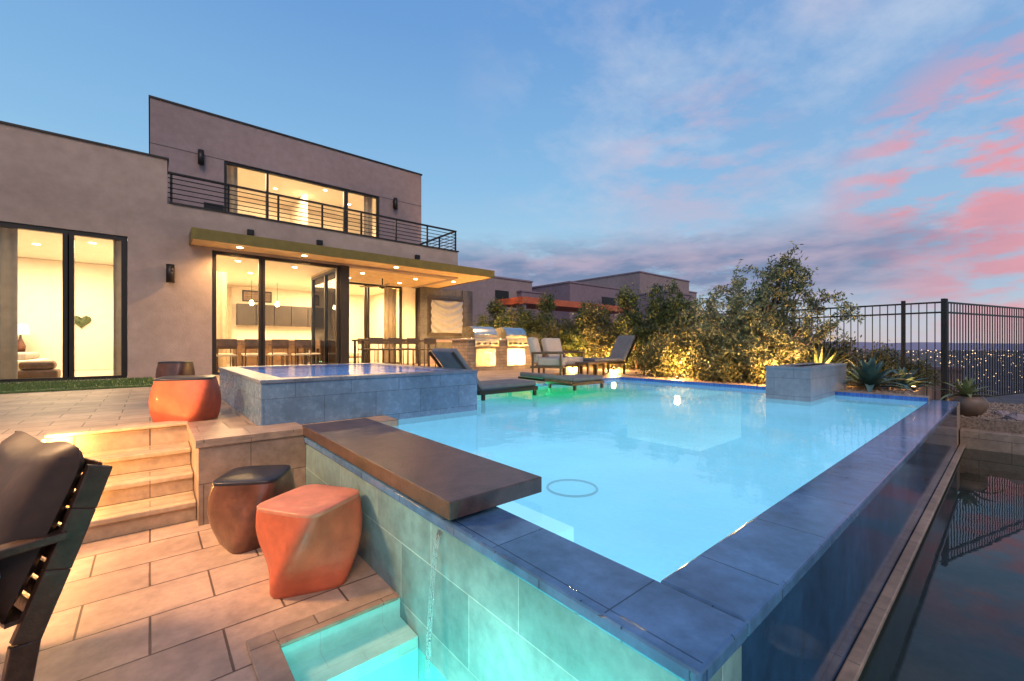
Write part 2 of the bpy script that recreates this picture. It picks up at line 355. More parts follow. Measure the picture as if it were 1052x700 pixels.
for i in range(3500): pebble(b, random.uniform(9.18, 11.9), random.uniform(-3, 0.98), -0.345, random.uniform(0.015, 0.05))
for i in range(2500): pebble(b, random.uniform(8.48, 10.5), random.uniform(1.02, 6), -0.025, random.uniform(0.015, 0.045))
o = b.make('gravel', m_gravel); o['kind'] = 'stuff'; o['label'] = 'loose tan gravel and small rocks'
for (x, y, s) in [(9.45, -.05, .14), (9.9, .1, .1), (10.0, -.5, .17), (9.5, -.7, .12), (9.3, .75, .09)]:
    b = MB(); K = 10; vs = []
    for i in range(7):
        for k in range(K):
            th = math.pi*i/6; ph = 2*math.pi*k/K; rr = s*random.uniform(.85, 1.1); vs.append((rr*math.sin(th)*math.cos(ph)*1.2, rr*math.sin(th)*math.sin(ph), rr*.6*math.cos(th)))
    b.add(vs, [(i*K+k, i*K+(k+1)%K, (i+1)*K+(k+1)%K, (i+1)*K+k) for i in range(6) for k in range(K)])
    o = b.make('boulder', m_stucco2); o.location = (x, y, -.33); single(o, 'small rough brown rock on the gravel', 'rock', 'rocks in the gravel bed')

# ------------------------------------------------------------------ pool
WZ = -0.062
pool = thing('swimming_pool', (1.0, 0.49, -0.6), 'glowing blue swimming pool with slate coping and tiled walls', 'swimming pool')
b = MB(); b.box(1.0, 1.26, 0.49, 3.86, -1.8, -0.10); b.make('side_wall', m_walltile, pool)
b = MB(); b.box(1.26, 8.45, 0.49, 0.74, -1.8, -0.10); b.make('infinity_wall', m_wettile, pool)
b = MB(); b.box(8.21, 8.45, 0.74, 6.05, -1.8, -0.10); b.box(3.02, 8.21, 5.81, 6.05, -1.8, -0.10); b.make('far_wall', m_walltile, pool)
b = MB(); b.box(0.985, 1.27, 0.475, 3.865, -0.10, -0.05); b.box(1.272, 8.465, 0.475, 0.75, -0.10, -0.0505); b.make('wet_coping', m_wetcoping, pool, bevel=0.01)
b = MB(); b.box(8.2, 8.465, 0.752, 6.06, -0.10, -0.0); b.box(3.02, 8.198, 5.8, 6.06, -0.10, -0.0); b.make('coping', m_rettile, pool, bevel=0.008)
b = MB()
b.box(1.262, 8.208, 0.742, 4.7, -0.9, -0.85); b.box(3.02, 8.208, 4.7, 5.808, -0.9, -0.24)
b.box(1.262, 1.268, 0.75, 4.19, -0.85, -0.10); b.box(1.268, 8.2, 0.742, 0.748, -0.85, -0.10)
b.box(8.202, 8.208, 0.75, 4.7, -0.85, -0.16); b.box(8.202, 8.208, 4.7, 5.8, -0.24, -0.16)
b.box(3.02, 8.2, 5.802, 5.808, -0.24, -0.16)
b.box(1.268, 1.84, 3.86, 3.866, -0.85, -0.1)
b.box(1.87, 3.0, 4.182, 4.186, -0.85, -0.12); b.box(3.013, 3.018, 4.19, 4.7, -0.85, -0.12)
b.box(6.93, 8.2, 1.79, 1.796, -0.85, -0.12); b.box(6.93, 6.936, 1.797, 2.363, -0.85, -0.12); b.box(6.93, 8.2, 2.364, 2.37, -0.85, -0.12)
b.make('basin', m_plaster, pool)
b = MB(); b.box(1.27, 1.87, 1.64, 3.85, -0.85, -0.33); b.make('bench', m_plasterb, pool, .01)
# low sunken spa rim near the far edge
b = MB(); b.box(6.2, 7.7, 3.0, 3.16, -0.4, -0.09); b.box(6.2, 7.7, 4.1, 4.26, -0.4, -0.09); b.box(6.2, 6.36, 3.162, 4.098, -0.4, -0.09); b.box(7.54, 7.7, 3.162, 4.098, -0.4, -0.09); b.box(6.2, 7.7, 3.0, 4.26, -.85, -.401)
b.make('sunken_spa_rim', m_plasterb, pool)
b = MB(); b.box(8.19, 8.2, 0.752, 5.8, -0.16, -0.005); b.box(3.02, 8.19, 5.79, 5.8, -0.16, -0.005); b.make('waterline_tile', m_bluetile, pool)
x, y, r = 3.53, 3.13, 0.27
b = MB(); b.tube([(x + r * math.cos(a * math.pi / 20), y + r * math.sin(a * math.pi / 20), -0.845) for a in range(41)], 0.014, 6, cap=False)
b.make('drain_cover', m_black, pool)
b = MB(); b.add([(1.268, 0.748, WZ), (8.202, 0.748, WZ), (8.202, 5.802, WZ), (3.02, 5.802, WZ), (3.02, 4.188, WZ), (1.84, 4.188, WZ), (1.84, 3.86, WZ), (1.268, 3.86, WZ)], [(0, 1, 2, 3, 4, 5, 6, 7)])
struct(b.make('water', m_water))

t = thing('stone_counter', (1.25, 2.7, -0.05), 'dark stone slab resting on the pool wall', 'stone counter')
b = MB(); b.box(0.97, 1.52, 1.55, 3.86, -0.028, 0.052); b.make('slab_top', m_slab, t, bevel=0.005)
b = MB(); b.box(1.02, 1.25, 1.7, 3.85, -0.049, -0.029); b.make('slab_support', m_walltile, t)
b = MB()
for k in range(3):
    y = 1.66 + k * 0.014
    pts = [(1.0, y, -0.12)] + [(0.99 - 0.06 * (i / 12) ** 0.6, y + random.uniform(-.003, .003), -0.12 - 0.64 * (i / 12)) for i in range(1, 13)]
    b.tube(pts, [0.003 + 0.002 * random.random() for _ in pts], 6)
single(b.make('water_stream', m_stream), 'thin stream of water falling into the lit basin', 'waterfall')

spa = thing('spa', (1.87, 5.6, 0), 'raised square spa clad in blue-grey slate tile', 'spa')
b = MB(); b.box(0.73, 3.01, 4.19, 4.38, -0.9, 0.385); b.box(0.73, 0.92, 4.38, 7.1, -0.2, 0.385); b.box(2.82, 3.01, 4.38, 7.1, -0.9, 0.385); b.box(0.92, 2.82, 6.91, 7.1, -0.2, 0.385)
b.make('spa_wall', m_spatile, spa)
b = MB(); b.box(0.72, 3.02, 4.18, 4.39, 0.386, 0.42); b.box(0.72, 0.93, 4.39, 7.11, 0.386, 0.42); b.box(2.81, 3.02, 4.39, 7.11, 0.386, 0.42); b.box(0.93, 2.81, 6.9, 7.11, 0.386, 0.42)
b.make('coping', m_coping, spa, bevel=0.006)
b = MB(); b.box(0.925, 2.815, 4.385, 6.905, -0.4, -0.35); b.box(0.922, 0.928, 4.39, 6.9, -0.35, 0.38); b.box(2.812, 2.818, 4.39, 6.9, -0.35, 0.38); b.box(0.93, 2.81, 4.382, 4.388, -0.35, 0.38); b.box(0.93, 2.81, 6.902, 6.908, -0.35, 0.38)
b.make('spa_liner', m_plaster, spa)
b = MB(); b.add([(0.93, 4.39, 0.414), (2.81, 4.39, 0.414), (2.81, 6.9, 0.414), (0.93, 6.9, 0.414)], [(0, 1, 2, 3)]); struct(b.make('water', m_spawater))
t = thing('fire_trough', (7.8, 2.08, -0.1), 'stone tiled fire trough block standing in the pool', 'fire feature')
b = MB(); b.box(6.94, 8.9, 1.8, 2.36, -0.85, 0.38); b.make('trough_body', m_trough, t)
b = MB(); b.box(6.93, 8.91, 1.79, 1.95, 0.381, 0.415); b.box(6.93, 8.91, 2.2, 2.37, 0.381, 0.415); b.box(6.93, 7.1, 1.951, 2.199, 0.381, 0.415); b.box(8.7, 8.91, 1.951, 2.199, 0.381, 0.415)
b.make('coping', m_trough, t, bevel=0.005)
b = MB(); b.box(7.1, 8.7, 1.951, 2.199, 0.381, 0.39)
for i in range(160): pebble(b, random.uniform(7.13, 8.67), random.uniform(1.98, 2.17), 0.398, random.uniform(.015, .035))
b.make('lava_rock', m_black, t)

t = thing('catch_basin', (0.7, 1.5, -0.6), 'small sunken basin lit teal below the pool wall', 'basin')
b = MB(); b.box(0.42, 0.426, -1, 2.074, -1.0, -0.602); b.box(0.426, 0.997, 2.074, 2.08, -1.0, -0.602)
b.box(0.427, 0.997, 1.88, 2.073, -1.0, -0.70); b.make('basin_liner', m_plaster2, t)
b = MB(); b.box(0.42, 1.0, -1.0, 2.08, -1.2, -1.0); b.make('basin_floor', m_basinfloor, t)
b = MB(); b.box(0.32, 0.43, -1, 2.19, -0.598, -0.58); b.box(0.43, 0.98, 2.06, 2.19, -0.598, -0.58); b.make('coping', m_rettile, t, bevel=0.004)
b = MB(); b.add([(0.427, -1, -0.76), (0.999, -1, -0.76), (0.999, 1.88, -0.76), (0.427, 1.88, -0.76)], [(0, 1, 2, 3)]); struct(b.make('water', m_teal))
for y, p in ((1.75, 10), (1.25, 24), (.7, 34)): lamp('basin_light', 'POINT', (0.47, y, -0.90), p, (0.22, 1.0, 0.92), 0.02)

t = thing('overflow_basin', (5, -0.5, -1.3), 'dark overflow basin running below the infinity edge', 'basin')
b = MB(); b.box(1.0, 8.9, -1.6, 0.488, -1.5, -1.3); b.box(1.0, 8.9, 0.482, 0.488, -1.3, -0.73); b.make('basin_liner', m_darkplaster, t)
b = MB(); b.box(1.0, 8.9, 0.43, 0.488, -0.729, -0.70); b.box(8.9, 9.15, -1.85, 0.488, -1.8, -0.5); b.box(0.8, 8.9, -1.85, -1.6, -1.8, -0.5); b.box(0.8, 0.998, -1.599, -1.0, -1.8, -0.6)
b.make('coping', m_rettile, t, bevel=0.006)
b = MB(); b.rev([(0, .01), (.10, .01), (.11, .018), (.14, .018), (.16, .012), (.17, 0)], 28, (3.35, 0.02, -1.298)); b.make('drain_cover', m_rettile, t)
b = MB(); b.add([(1.0, -1.6, -0.75), (8.9, -1.6, -0.75), (8.9, 0.48, -0.75), (1.0, 0.48, -0.75)], [(0, 1, 2, 3)]); struct(b.make('water', m_dwater))

# ------------------------------------------------------------------ house
H = thing('modern_house', (3, 15, 0), 'two storey modern stucco house with lit glass doors', 'house')
b = MB()
b.box(-6, 0.29, 12.1, 12.35, 3.02, 4.82); b.box(-6, -5, 12.1, 12.35, 0, 3.02); b.box(-0.36, 1.1, 12.1, 12.35, 0, 3.02); b.box(0.29, 1.1, 12.1, 12.35, 3.02, 3.86)
b.box(-6.25, -6, 12.1, 19, 0, 4.82); b.box(0.04, 0.29, 12.35, 19, 3.5, 4.82); b.box(-6, 0.04, 18.75, 19, 0, 4.82)
b.box(-6, 0.04, 12.35, 18.75, 4.4, 4.5)
b.box(1.1, 7.9, 12.1, 12.35, 2.95, 3.86); b.box(7.65, 7.9, 12.35, 14.99, 2.95, 3.86)
b.make('wall', m_stucco, H)
b = MB(); b.box(-6.28, 0.32, 12.07, 12.38, 4.82, 4.86); b.box(0.01, 0.32, 12.38, 19, 4.82, 4.86); b.make('parapet_cap', m_bronze, H)
b = MB(); b.box(0.32, 7.93, 12.07, 12.38, 3.86, 3.9); b.make('balcony_cap', m_bronze, H)
b = MB(); b.box(0.3, 7.64, 12.36, 14.99, 3.4, 3.55); b.make('balcony_floor', m_stucco2, H)
b = MB()
b.box(0, 1.656, 15, 15.25, 3.55, 7.38); b.box(6.4, 8.1, 15, 15.25, 3.0, 7.38); b.box(1.656, 6.4, 15, 15.25, 6.17, 7.38)
b.box(0, 0.25, 15.25, 19.6, 3.55, 7.38); b.box(7.85, 8.1, 15.25, 19.6, 0, 7.38); b.box(0.25, 7.85, 19.35, 19.6, 0, 7.38); b.box(0.25, 7.85, 15.25, 19.35, 6.9, 7.0)
b.make('upper_wall', m_stucco2, H)
b = MB(); b.box(-0.03, 8.13, 14.97, 15.28, 7.38, 7.43); b.box(-0.03, 0.28, 15.28, 19.6, 7.38, 7.43); b.box(7.82, 8.13, 15.28, 19.6, 7.38, 7.43); b.make('roof_cap', m_bronze, H)
b = MB(); b.box(0.0, 1.65, 14.994, 14.999, 6.16, 6.172); b.make('control_joint', m_bronze, H)
b = MB(); b.box(6.41, 8.1, 14.994, 14.999, 6.16, 6.172); b.make('control_joint', m_bronze, H)
b = MB()
b.box(-6, 0.0, 12.36, 18.74, 3.06, 3.1); b.box(-0.2, 0.0, 12.36, 18.7, 0.03, 3.05); b.box(-6, -0.2, 17.0, 17.1, 0.03, 3.05)
b.box(0.5, 0.6, 12.36, 19.3, 0.03, 2.99); b.box(0.6, 7.8, 19.2, 19.3, 0.03, 2.99); b.box(0.6, 4.04, 12.36, 19.2, 2.99, 3.03); b.box(4.04, 7.84, 15.1, 19.2, 2.99, 3.03)
b.box(7.3, 7.84, 15.0, 15.3, 0.03, 2.94); b.box(7.74, 7.84, 15.3, 19.2, 0.03, 2.98)
b.box(0.8, 7.3, 18.9, 19.0, 3.6, 6.3); b.box(0.7, 0.8, 15.26, 19.0, 3.6, 6.3); b.box(7.3, 7.4, 15.26, 19.0, 3.6, 6.3); b.box(0.8, 7.3, 15.26, 18.9, 6.3, 6.34)
b.box(4.3, 4.42, 16.8, 18.89, 3.6, 6.29)
b.make('interior_wall', m_white, H)
b = MB(); b.box(2.2, 3.1, 18.86, 18.899, 3.6, 5.7); b.make('interior_door', m_wood, H)
b = MB(); b.box(-6, -0.2, 12.1, 17, -0.01, 0.025); b.box(0.6, 4.04, 12.1, 19.2, -0.01, 0.025); b.box(4.04, 7.74, 15.0, 19.2, -0.009, 0.026); b.box(0.8, 7.3, 15.0, 18.9, 3.552, 3.6)
b.make('interior_floor', m_floor_in, H)
b = MB(); b.box(4.06, 7.64, 12.36, 14.99, 2.95, 3.0); b.make('patio_ceiling', m_ceil, H)
b = MB(); b.box(0.7, 8.79, 11.27, 11.3, 2.99, 3.23); b.box(0.67, 0.7, 11.27, 12.09, 2.99, 3.23); b.box(8.79, 8.82, 11.27, 15.2, 2.99, 3.23); b.make('canopy_fascia', m_olive, H)
b = MB(); b.box(0.7, 8.79, 11.3, 12.09, 3.01, 3.2); b.box(7.93, 8.79, 12.09, 15.2, 3.01, 3.2); b.make('canopy', m_ceil, H)
b = MB(); b.box(4.03, 4.27, 12.08, 12.36, 0, 2.95); b.make('column', m_bronze, H)
for x in (1.8, 3.4, 6.3):
    b = MB(); b.box(x, x + 0.14, 12.0, 12.1, 3.42, 3.54); b.make('scupper', m_black, H)
def window(name, x0, x1, y, z0, z1, divs, fw=0.06, parent=H, axis='x'):
    f = MB(); gl = MB()
    def bx(b, a0, a1, c0, c1, zz0, zz1):
        if axis == 'x': b.box(a0, a1, c0, c1, zz0, zz1)
        else: b.box(c0, c1, a0, a1, zz0, zz1)
    bx(f, x0, x1, y, y + 0.1, z1 - fw, z1); bx(f, x0, x1, y, y + 0.1, z0, z0 + fw * 0.7)
    xs = [x0] + divs + [x1]
    for i, x in enumerate(xs):
        a0 = x if i == 0 else (x - fw if i == len(xs) - 1 else x - fw / 2)
        bx(f, a0, a0 + fw, y + 0.002, y + 0.098, z0 + fw * 0.7, z1 - fw)
    o = f.make(name, m_bronze, parent)
    bx(gl, x0 + fw, x1 - fw, y + 0.05, y + 0.056, z0 + fw * 0.7, z1 - fw)
    gl.make('glass_pane', m_glass, o)
    return o
window('sliding_door', -5, -0.37, 12.13, 0.026, 3.015, [-1.27, -1.2, -3.0], 0.09)
window('sliding_door', 1.11, 4.02, 12.13, 0.026, 2.945, [2.1, 2.16], 0.08)
window('sliding_door', 12.37, 14.98, 4.05, 0.03, 2.945, [13.6], 0.08, axis='y')
window('sliding_door', 4.16, 7.29, 15.02, 0.03, 2.945, [5.1, 5.9, 6.0], 0.07)
window('upper_window', 1.66, 6.39, 15.05, 3.602, 6.165, [2.79, 5.17, 5.24], 0.07)
b = MB(); zt = 4.56
for x in [0.34 + i * (7.52 / 7) for i in range(8)]: b.box(x, x + 0.045, 12.2, 12.24, 3.9, zt)
for y in (13.2, 14.1): b.box(7.83, 7.87, y, y + 0.04, 3.55, zt)
for i in range(5):
    z = 4.02 + i * 0.11; b.tube([(0.3, 12.19, z), (7.9, 12.19, z)], 0.011, 6); b.tube([(7.89, 12.2, z), (7.89, 15, z)], 0.011, 6)
b.box(0.3, 7.9, 12.17, 12.26, zt, zt + 0.035); b.box(7.82, 7.9, 12.262, 15, zt, zt + 0.035)
b.make('balcony_railing', m_black, H)
for (x, y, z) in [(0.34, 12.1, 2.3), (1.1, 15, 6.05), (6.97, 15, 6.0)]:
    b = MB(); b.tube([(x, y - 0.11, z - 0.2), (x, y - 0.11, z + 0.2)], 0.075, 16); b.box(x - 0.06, x + 0.06, y - 0.05, y - 0.001, z - 0.13, z + 0.13)
    b.make('wall_sconce', m_bronze, H)
for (x, y, z) in [(5.0, 13.0, 2.947), (6.8, 13.0, 2.947), (5.0, 14.2, 2.947), (6.8, 14.2, 2.947), (1.6, 11.7, 3.007), (3.0, 11.7, 3.007), (5.5, 11.7, 3.007), (8.3, 13, 3.007),
    (2.0, 16, 6.298), (3.4, 17, 6.298), (4.8, 16, 6.298), (6.0, 17, 6.298), (1.8, 13.5, 2.986), (3.2, 13.5, 2.986), (2.4, 15.5, 2.986), (5.2, 16.5, 2.986), (6.5, 16.5, 2.986), (-1.0, 13.6, 3.056), (-2.0, 14.6, 3.056)]:
    b = MB(); b.tube([(x, y, z), (x, y, z - 0.006)], 0.06, 14); b.make('ceiling_lamp', m_lamp, H)
DN = (0, 0, 0); RC = (1.0, 0.76, 0.46)
lamp('bedroom_light', 'AREA', (-2.2, 14.5, 3.0), 430, RC, 3.0, DN, sy=2.5)
lamp('dining_light', 'AREA', (2.2, 15.2, 2.95), 560, (1, .69, .36), 2.6, DN, sy=4)
lamp('living_light', 'AREA', (5.7, 17, 2.95), 440, (1, .69, .36), 2.6, DN, sy=2.5)
lamp('upper_room_light', 'AREA', (4.0, 16.4, 6.27), 430, (1, .73, .42), 4, DN, sy=1.6)
for (x, y) in [(5.2, 13.2), (6.6, 13.6)]: lamp('porch_light', 'SPOT', (x, y, 2.92), 460, WARM, 0.06, DN, R(155))
for (x, y) in [(1.6, 11.7), (3.2, 11.7), (5.5, 11.7), (8.3, 13)]: lamp('soffit_light', 'SPOT', (x, y, 2.98), 380, WARM, 0.06, DN, R(160))
t = thing('ceiling_fan', (5.9, 13.6, 2.95), 'dark three blade ceiling fan over the covered patio', 'ceiling fan')
b = MB(); b.tube([(5.9, 13.6, 2.95), (5.9, 13.6, 2.72)], .02, 8); b.make('rod', m_bronze, t)
b = MB(); b.rev([(0, 2.74), (.1, 2.72), (.11, 2.64), (0, 2.6)], 16, (5.9, 13.6, 0)); b.make('motor', m_bronze, t)
for k in range(3):
    mt = Matrix.Translation((5.9, 13.6, 2.68)) @ Matrix.Rotation(R(120*k + 20), 4, 'Z') @ Matrix.Rotation(R(8), 4, 'X')
    b = MB(); b.box(.1, .75, -.06, .06, -.006, .006, mat=mt); b.make('blade', m_wood, t)

def cushion_box(b_mat, t, name, args, bev=.04): 
    b = MB(); b.box(*args); return b.make(name, b_mat, t, bev, 3, world=False)
def armchair(name, loc, label, L_, D, mat, rz=0, cat='armchair', group=None, frame=m_wood):
    t = thing(name, loc, label, cat, group, rz)
    cushion_box(mat, t, 'seat', (-L_/2 + .07, L_/2 - .07, -D/2, D/2 - .18, .25, .43))
    mt = Matrix.Translation((0, D/2 - .14, .30)) @ Matrix.Rotation(R(-14), 4, 'X')
    b = MB(); b.box(-L_/2 + .08, L_/2 - .08, -.08, .08, .0, .62, mat=mt); b.make('backrest', mat, t, .05, 3, world=False)
    b = MB(); b.box(-L_/2 + .02, L_/2 - .02, -D/2 + .02, D/2 - .02, .2, .248); b.make('frame', frame, t, .01, world=False)
    for s in (-1, 1):
        b = MB(); b.box(s*(L_/2 - .03) - .03, s*(L_/2 - .03) + .03, -D/2, D/2 - .05, .52, .57); b.make('armrest', frame, t, .01, world=False)
        for q in (-1, 1):
            b = MB(); b.box(s*(L_/2-.03)-.022, s*(L_/2-.03)+.022, q*(D/2-.08)-.022, q*(D/2-.08)+.022, 0, .52); b.make('leg', frame, t, world=False)
    return t
t = thing('bed', (-2.9, 14.6, 0.025), 'low bed with cream bedding inside the bedroom', 'bed')
b = MB(); b.box(-4.0, -1.9, 13.6, 15.8, 0.12, 0.4); b.make('mattress', m_cream, t, 0.06)
b = MB(); b.box(-4.02, -1.88, 13.58, 15.82, 0.026, 0.12); b.make('bed_frame', m_wood, t, 0.01)
for y in (14.0, 14.8):
    b = MB(); b.box(-2.5, -2.05, y, y + 0.65, 0.4, 0.56); b.make('pillow', m_lgrey_fab, t, 0.06, 3)
t = thing('ottoman', (-1.75, 13.0, 0.025), 'low brown leather ottoman with a stacked cushion', 'ottoman')
b = MB(); b.box(-2.05, -1.45, 12.75, 13.2, 0.03, 0.22); b.make('base', m_wood, t, 0.04, 3)
b = MB(); b.box(-2.0, -1.5, 12.78, 13.16, 0.222, 0.4); b.make('cushion', m_wood, t, 0.07, 3)
b = MB(); K = 40; hv = []
for k in range(K):
    a = 2*math.pi*k/K; hv.append((.0125*16*math.sin(a)**3, .0125*(13*math.cos(a) - 5*math.cos(2*a) - 2*math.cos(3*a) - math.cos(4*a))))
vs = [(x, -.02, z) for x, z in hv] + [(x, .0, z) for x, z in hv] + [(x*.5, -.05, z*.5) for x, z in hv] + [(0, -.055, 0)]
b.add(vs, [(k, (k+1) % K, K + (k+1) % K, K + k) for k in range(K)] + [(2*K + k, 2*K + (k+1) % K, (k+1) % K, k) for k in range(K)] + [(3*K, 2*K + (k+1) % K, 2*K + k) for k in range(K)], smooth=True)
for k in range(60):
    a = random.uniform(0, 6.28); q = random.uniform(.3, 1); x, z = hv[int(a/6.29*K)]; c = Vector((x*q, -.06, z*q)); u = Vector((random.gauss(0, 1), -.3, random.gauss(0, 1))).normalized(); w_ = u.orthogonal().normalized()
    b.add([c - u*.03, c + w_*.015, c + u*.03, c - w_*.015], [(0, 1, 2, 3)])
o = b.make('heart_decoration', m_hedgel); o.location = (-1.47, 16.99, 1.4); single(o, 'small green heart shaped wreath on the bedroom wall', 'wall decoration')
def curtain(x0, x1, y, z0, z1, label):
    n_ = int((x1 - x0) / 0.03); vs = []
    for i in range(n_ + 1):
        a = x0 + (x1 - x0) * i / n_; q = y + 0.035 * math.sin(i * 1.15)
        vs += [(a, q, z0), (a, q, z1)]
    b = MB(); b.add(vs, [(2*i, 2*i+2, 2*i+3, 2*i+1) for i in range(n_)], smooth=True)
    return single(b.make('curtain', m_curtain), label, 'curtain')
curtain(-2.6, -1.95, 12.5, 0.04, 3.0, 'cream full height curtain gathered behind the bedroom glass')
curtain(-.6, -.25, 12.5, 0.04, 3.0, 'cream full height curtain gathered behind the bedroom glass')
curtain(0.7, 1.75, 15.2, 0.04, 2.9, 'sheer beige curtain hanging inside the dining room')
curtain(1.5, 2.3, 18.8, 0.04, 2.9, 'sheer beige curtain hanging inside the dining room')
curtain(6.7, 7.2, 15.3, 0.04, 2.9, 'sheer beige curtain hanging inside the living room')
curtain(4.3, 4.7, 15.35, 0.04, 2.9, 'sheer beige curtain hanging inside the living room')
curtain(1.75, 2.05, 15.45, 3.62, 6.25, 'sheer beige curtain hanging in the upper room')
curtain(6.0, 6.3, 15.45, 3.62, 6.25, 'sheer beige curtain hanging in the upper room')
t = thing('table_lamp', (-2.55, 16.6, 0.025), 'small lit table lamp on a dark nightstand', 'lamp')
b = MB(); b.box(-2.85, -2.3, 16.4, 16.9, 0.026, 0.55); b.make('nightstand', m_wood, t, 0.01)
b = MB(); b.rev([(0.0, .55), (.08, .55), (.1, .7), (.03, .9), (.02, 1.0)], 14, (-2.55, 16.6, 0)); b.make('lamp_base', m_darkcer, t)
b = MB(); b.rev([(.17, 1.0), (.13, 1.28)], 18, (-2.55, 16.6, 0)); b.make('lamp_shade', emitm('lampshade_glow', (1, .8, .5), 2.5), t)
t = thing('kitchen_cabinets', (3.0, 18.9, 0.025), 'dark kitchen cabinets with pale counter on the back wall', 'cabinets')
for i in range(5):
    b = MB(); b.box(2.5 + i*.62, 2.5 + i*.62 + .6, 18.6, 19.19, 0.03, 0.9); b.make('base_cabinet', m_cab, t, 0.004)
    b = MB(); b.box(2.5 + i*.62, 2.5 + i*.62 + .6, 18.85, 19.19, 1.5, 2.3); b.make('wall_cabinet', m_cab, t, 0.004)
b = MB(); b.box(2.45, 5.65, 18.55, 19.19, 0.902, 0.95); b.make('countertop', m_cream, t, 0.005)
t = thing('kitchen_island', (3.1, 17.2, 0.025), 'dark wood kitchen island with pale stone top', 'kitchen island')
b = MB(); b.box(2.2, 4.4, 16.9, 17.6, 0.03, 0.9); b.make('island_base', m_wood, t); b = MB(); b.box(2.15, 4.45, 16.8, 17.65, 0.902, 0.95); b.make('countertop', m_cream, t, 0.005)
t = thing('framed_picture', (0.62, 14.5, 1.8), 'framed abstract picture hanging on the dining room wall', 'picture')
b = MB(); b.box(0.602, 0.63, 14.0, 15.0, 1.4, 2.2); b.make('frame', m_black, t); b = MB(); b.box(0.631, 0.634, 14.06, 14.94, 1.46, 2.14); b.make('canvas', m_stone, t)
t = thing('framed_picture', (2.9, 19.15, 2.6), 'small dark framed picture above the kitchen cabinets', 'picture')
b = MB(); b.box(2.7, 3.7, 19.15, 19.198, 2.42, 2.85); b.make('frame', m_black, t); b = MB(); b.box(2.74, 3.66, 19.145, 19.149, 2.46, 2.81); b.make('canvas', m_stone, t)
t = thing('framed_picture', (5.6, 18.88, 4.9), 'wide dark framed picture in the upper room', 'picture')
b = MB(); b.box(5.1, 6.2, 18.87, 18.898, 4.7, 5.4); b.make('frame', m_black, t); b = MB(); b.box(5.15, 6.15, 18.865, 18.869, 4.75, 5.35); b.make('canvas', m_stone, t)
def chair_mesh(name, loc, label, cat, group, sh=0.46, bh=0.86, mat=m_wood, seatm=m_cream):
    t = thing(name, loc, label, cat, group)
    b = MB(); b.box(-.22, .22, -.22, .22, sh - .05, sh); b.make('seat', seatm, t, 0.015, world=False)
    b = MB(); b.box(-.22, .22, .19, .22, sh + .14, bh); b.make('backrest', mat, t, 0.01, world=False)
    for s in (-1, 1):
        for q in (-1, 1):
            b = MB(); top = bh if q > 0 else sh - .05
            b.tube([(s*.2, q*.2, 0), (s*.2, q*.205, top)], 0.016, 6); b.make('leg', mat, t, world=False)
    return t
def table_mesh(name, loc, label, L_, D, h, mat=m_wood):
    t = thing(name, loc, label, 'table')
    b = MB(); b.box(-L_/2, L_/2, -D/2, D/2, h - .05, h); b.make('tabletop', mat, t, 0.006, world=False)
    for s in (-1, 1):
        for q in (-1, 1):
            b = MB(); b.box(s*(L_/2-.08)-.03, s*(L_/2-.08)+.03, q*(D/2-.08)-.03, q*(D/2-.08)+.03, 0, h - .05); b.make('leg', mat, t, world=False)
    return t
table_mesh('dining_table', (2.4, 13.9, 0.026), 'long wood dining table inside the glass doors', 2.3, .95, .75)
c0 = chair_mesh('dining_chair', (1.5, 13.2, 0.026), 'wood dining chair with cream seat at the dining table', 'chair', 'dining chairs around the table')
c0.rotation_euler = (0, 0, math.pi)
for (x, y, r) in [(2.1, 13.2, math.pi), (2.7, 13.25, 3.3), (3.3, 13.2, math.pi), (1.6, 14.65, 0), (2.3, 14.65, .1), (3.0, 14.65, 0), (3.75, 13.9, -math.pi/2)]:
    copy_thing(c0, (x, y, 0.026), r)
table_mesh('patio_table', (6.0, 13.0, 0.0), 'dark outdoor bar table under the covered patio', 2.4, .8, .9, m_cab)
s0 = chair_mesh('bar_stool', (5.1, 12.4, 0), 'dark outdoor bar stool at the patio table', 'stool', 'bar stools at the patio table', .62, .95, m_cab, m_cab); s0.rotation_euler = (0, 0, math.pi)
for (x, y, r) in [(5.7, 12.4, math.pi), (6.3, 12.4, math.pi), (6.9, 12.4, math.pi), (5.4, 13.7, 0), (6.1, 13.7, 0), (6.8, 13.7, 0)]: copy_thing(s0, (x, y, 0), r)
armchair('sofa', (5.7, 17.3, 0.026), 'cream sofa inside the living room', 2.2, .9, m_cream, cat='sofa')
chair_mesh('balcony_chair', (1.3, 13.6, 3.552), 'dark metal chair standing on the balcony', 'chair', None, .46, .95, m_black, m_grey_fab)
for x in (2.7, 3.5):
    t = thing('pendant_lamp', (x, 17.2, 2.0), 'small glass pendant lamp over the kitchen island', 'lamp', 'pendant lamps over the island')
    b = MB(); b.tube([(x, 17.2, 2.3), (x, 17.2, 2.98)], .008, 6); b.make('cord', m_black, t)
    b = MB(); b.rev([(.02, 2.3), (.06, 2.25), (.07, 2.17), (.04, 2.12), (0, 2.12)], 16, (x, 17.2, 0)); b.make('lamp_shade', m_lamp, t)

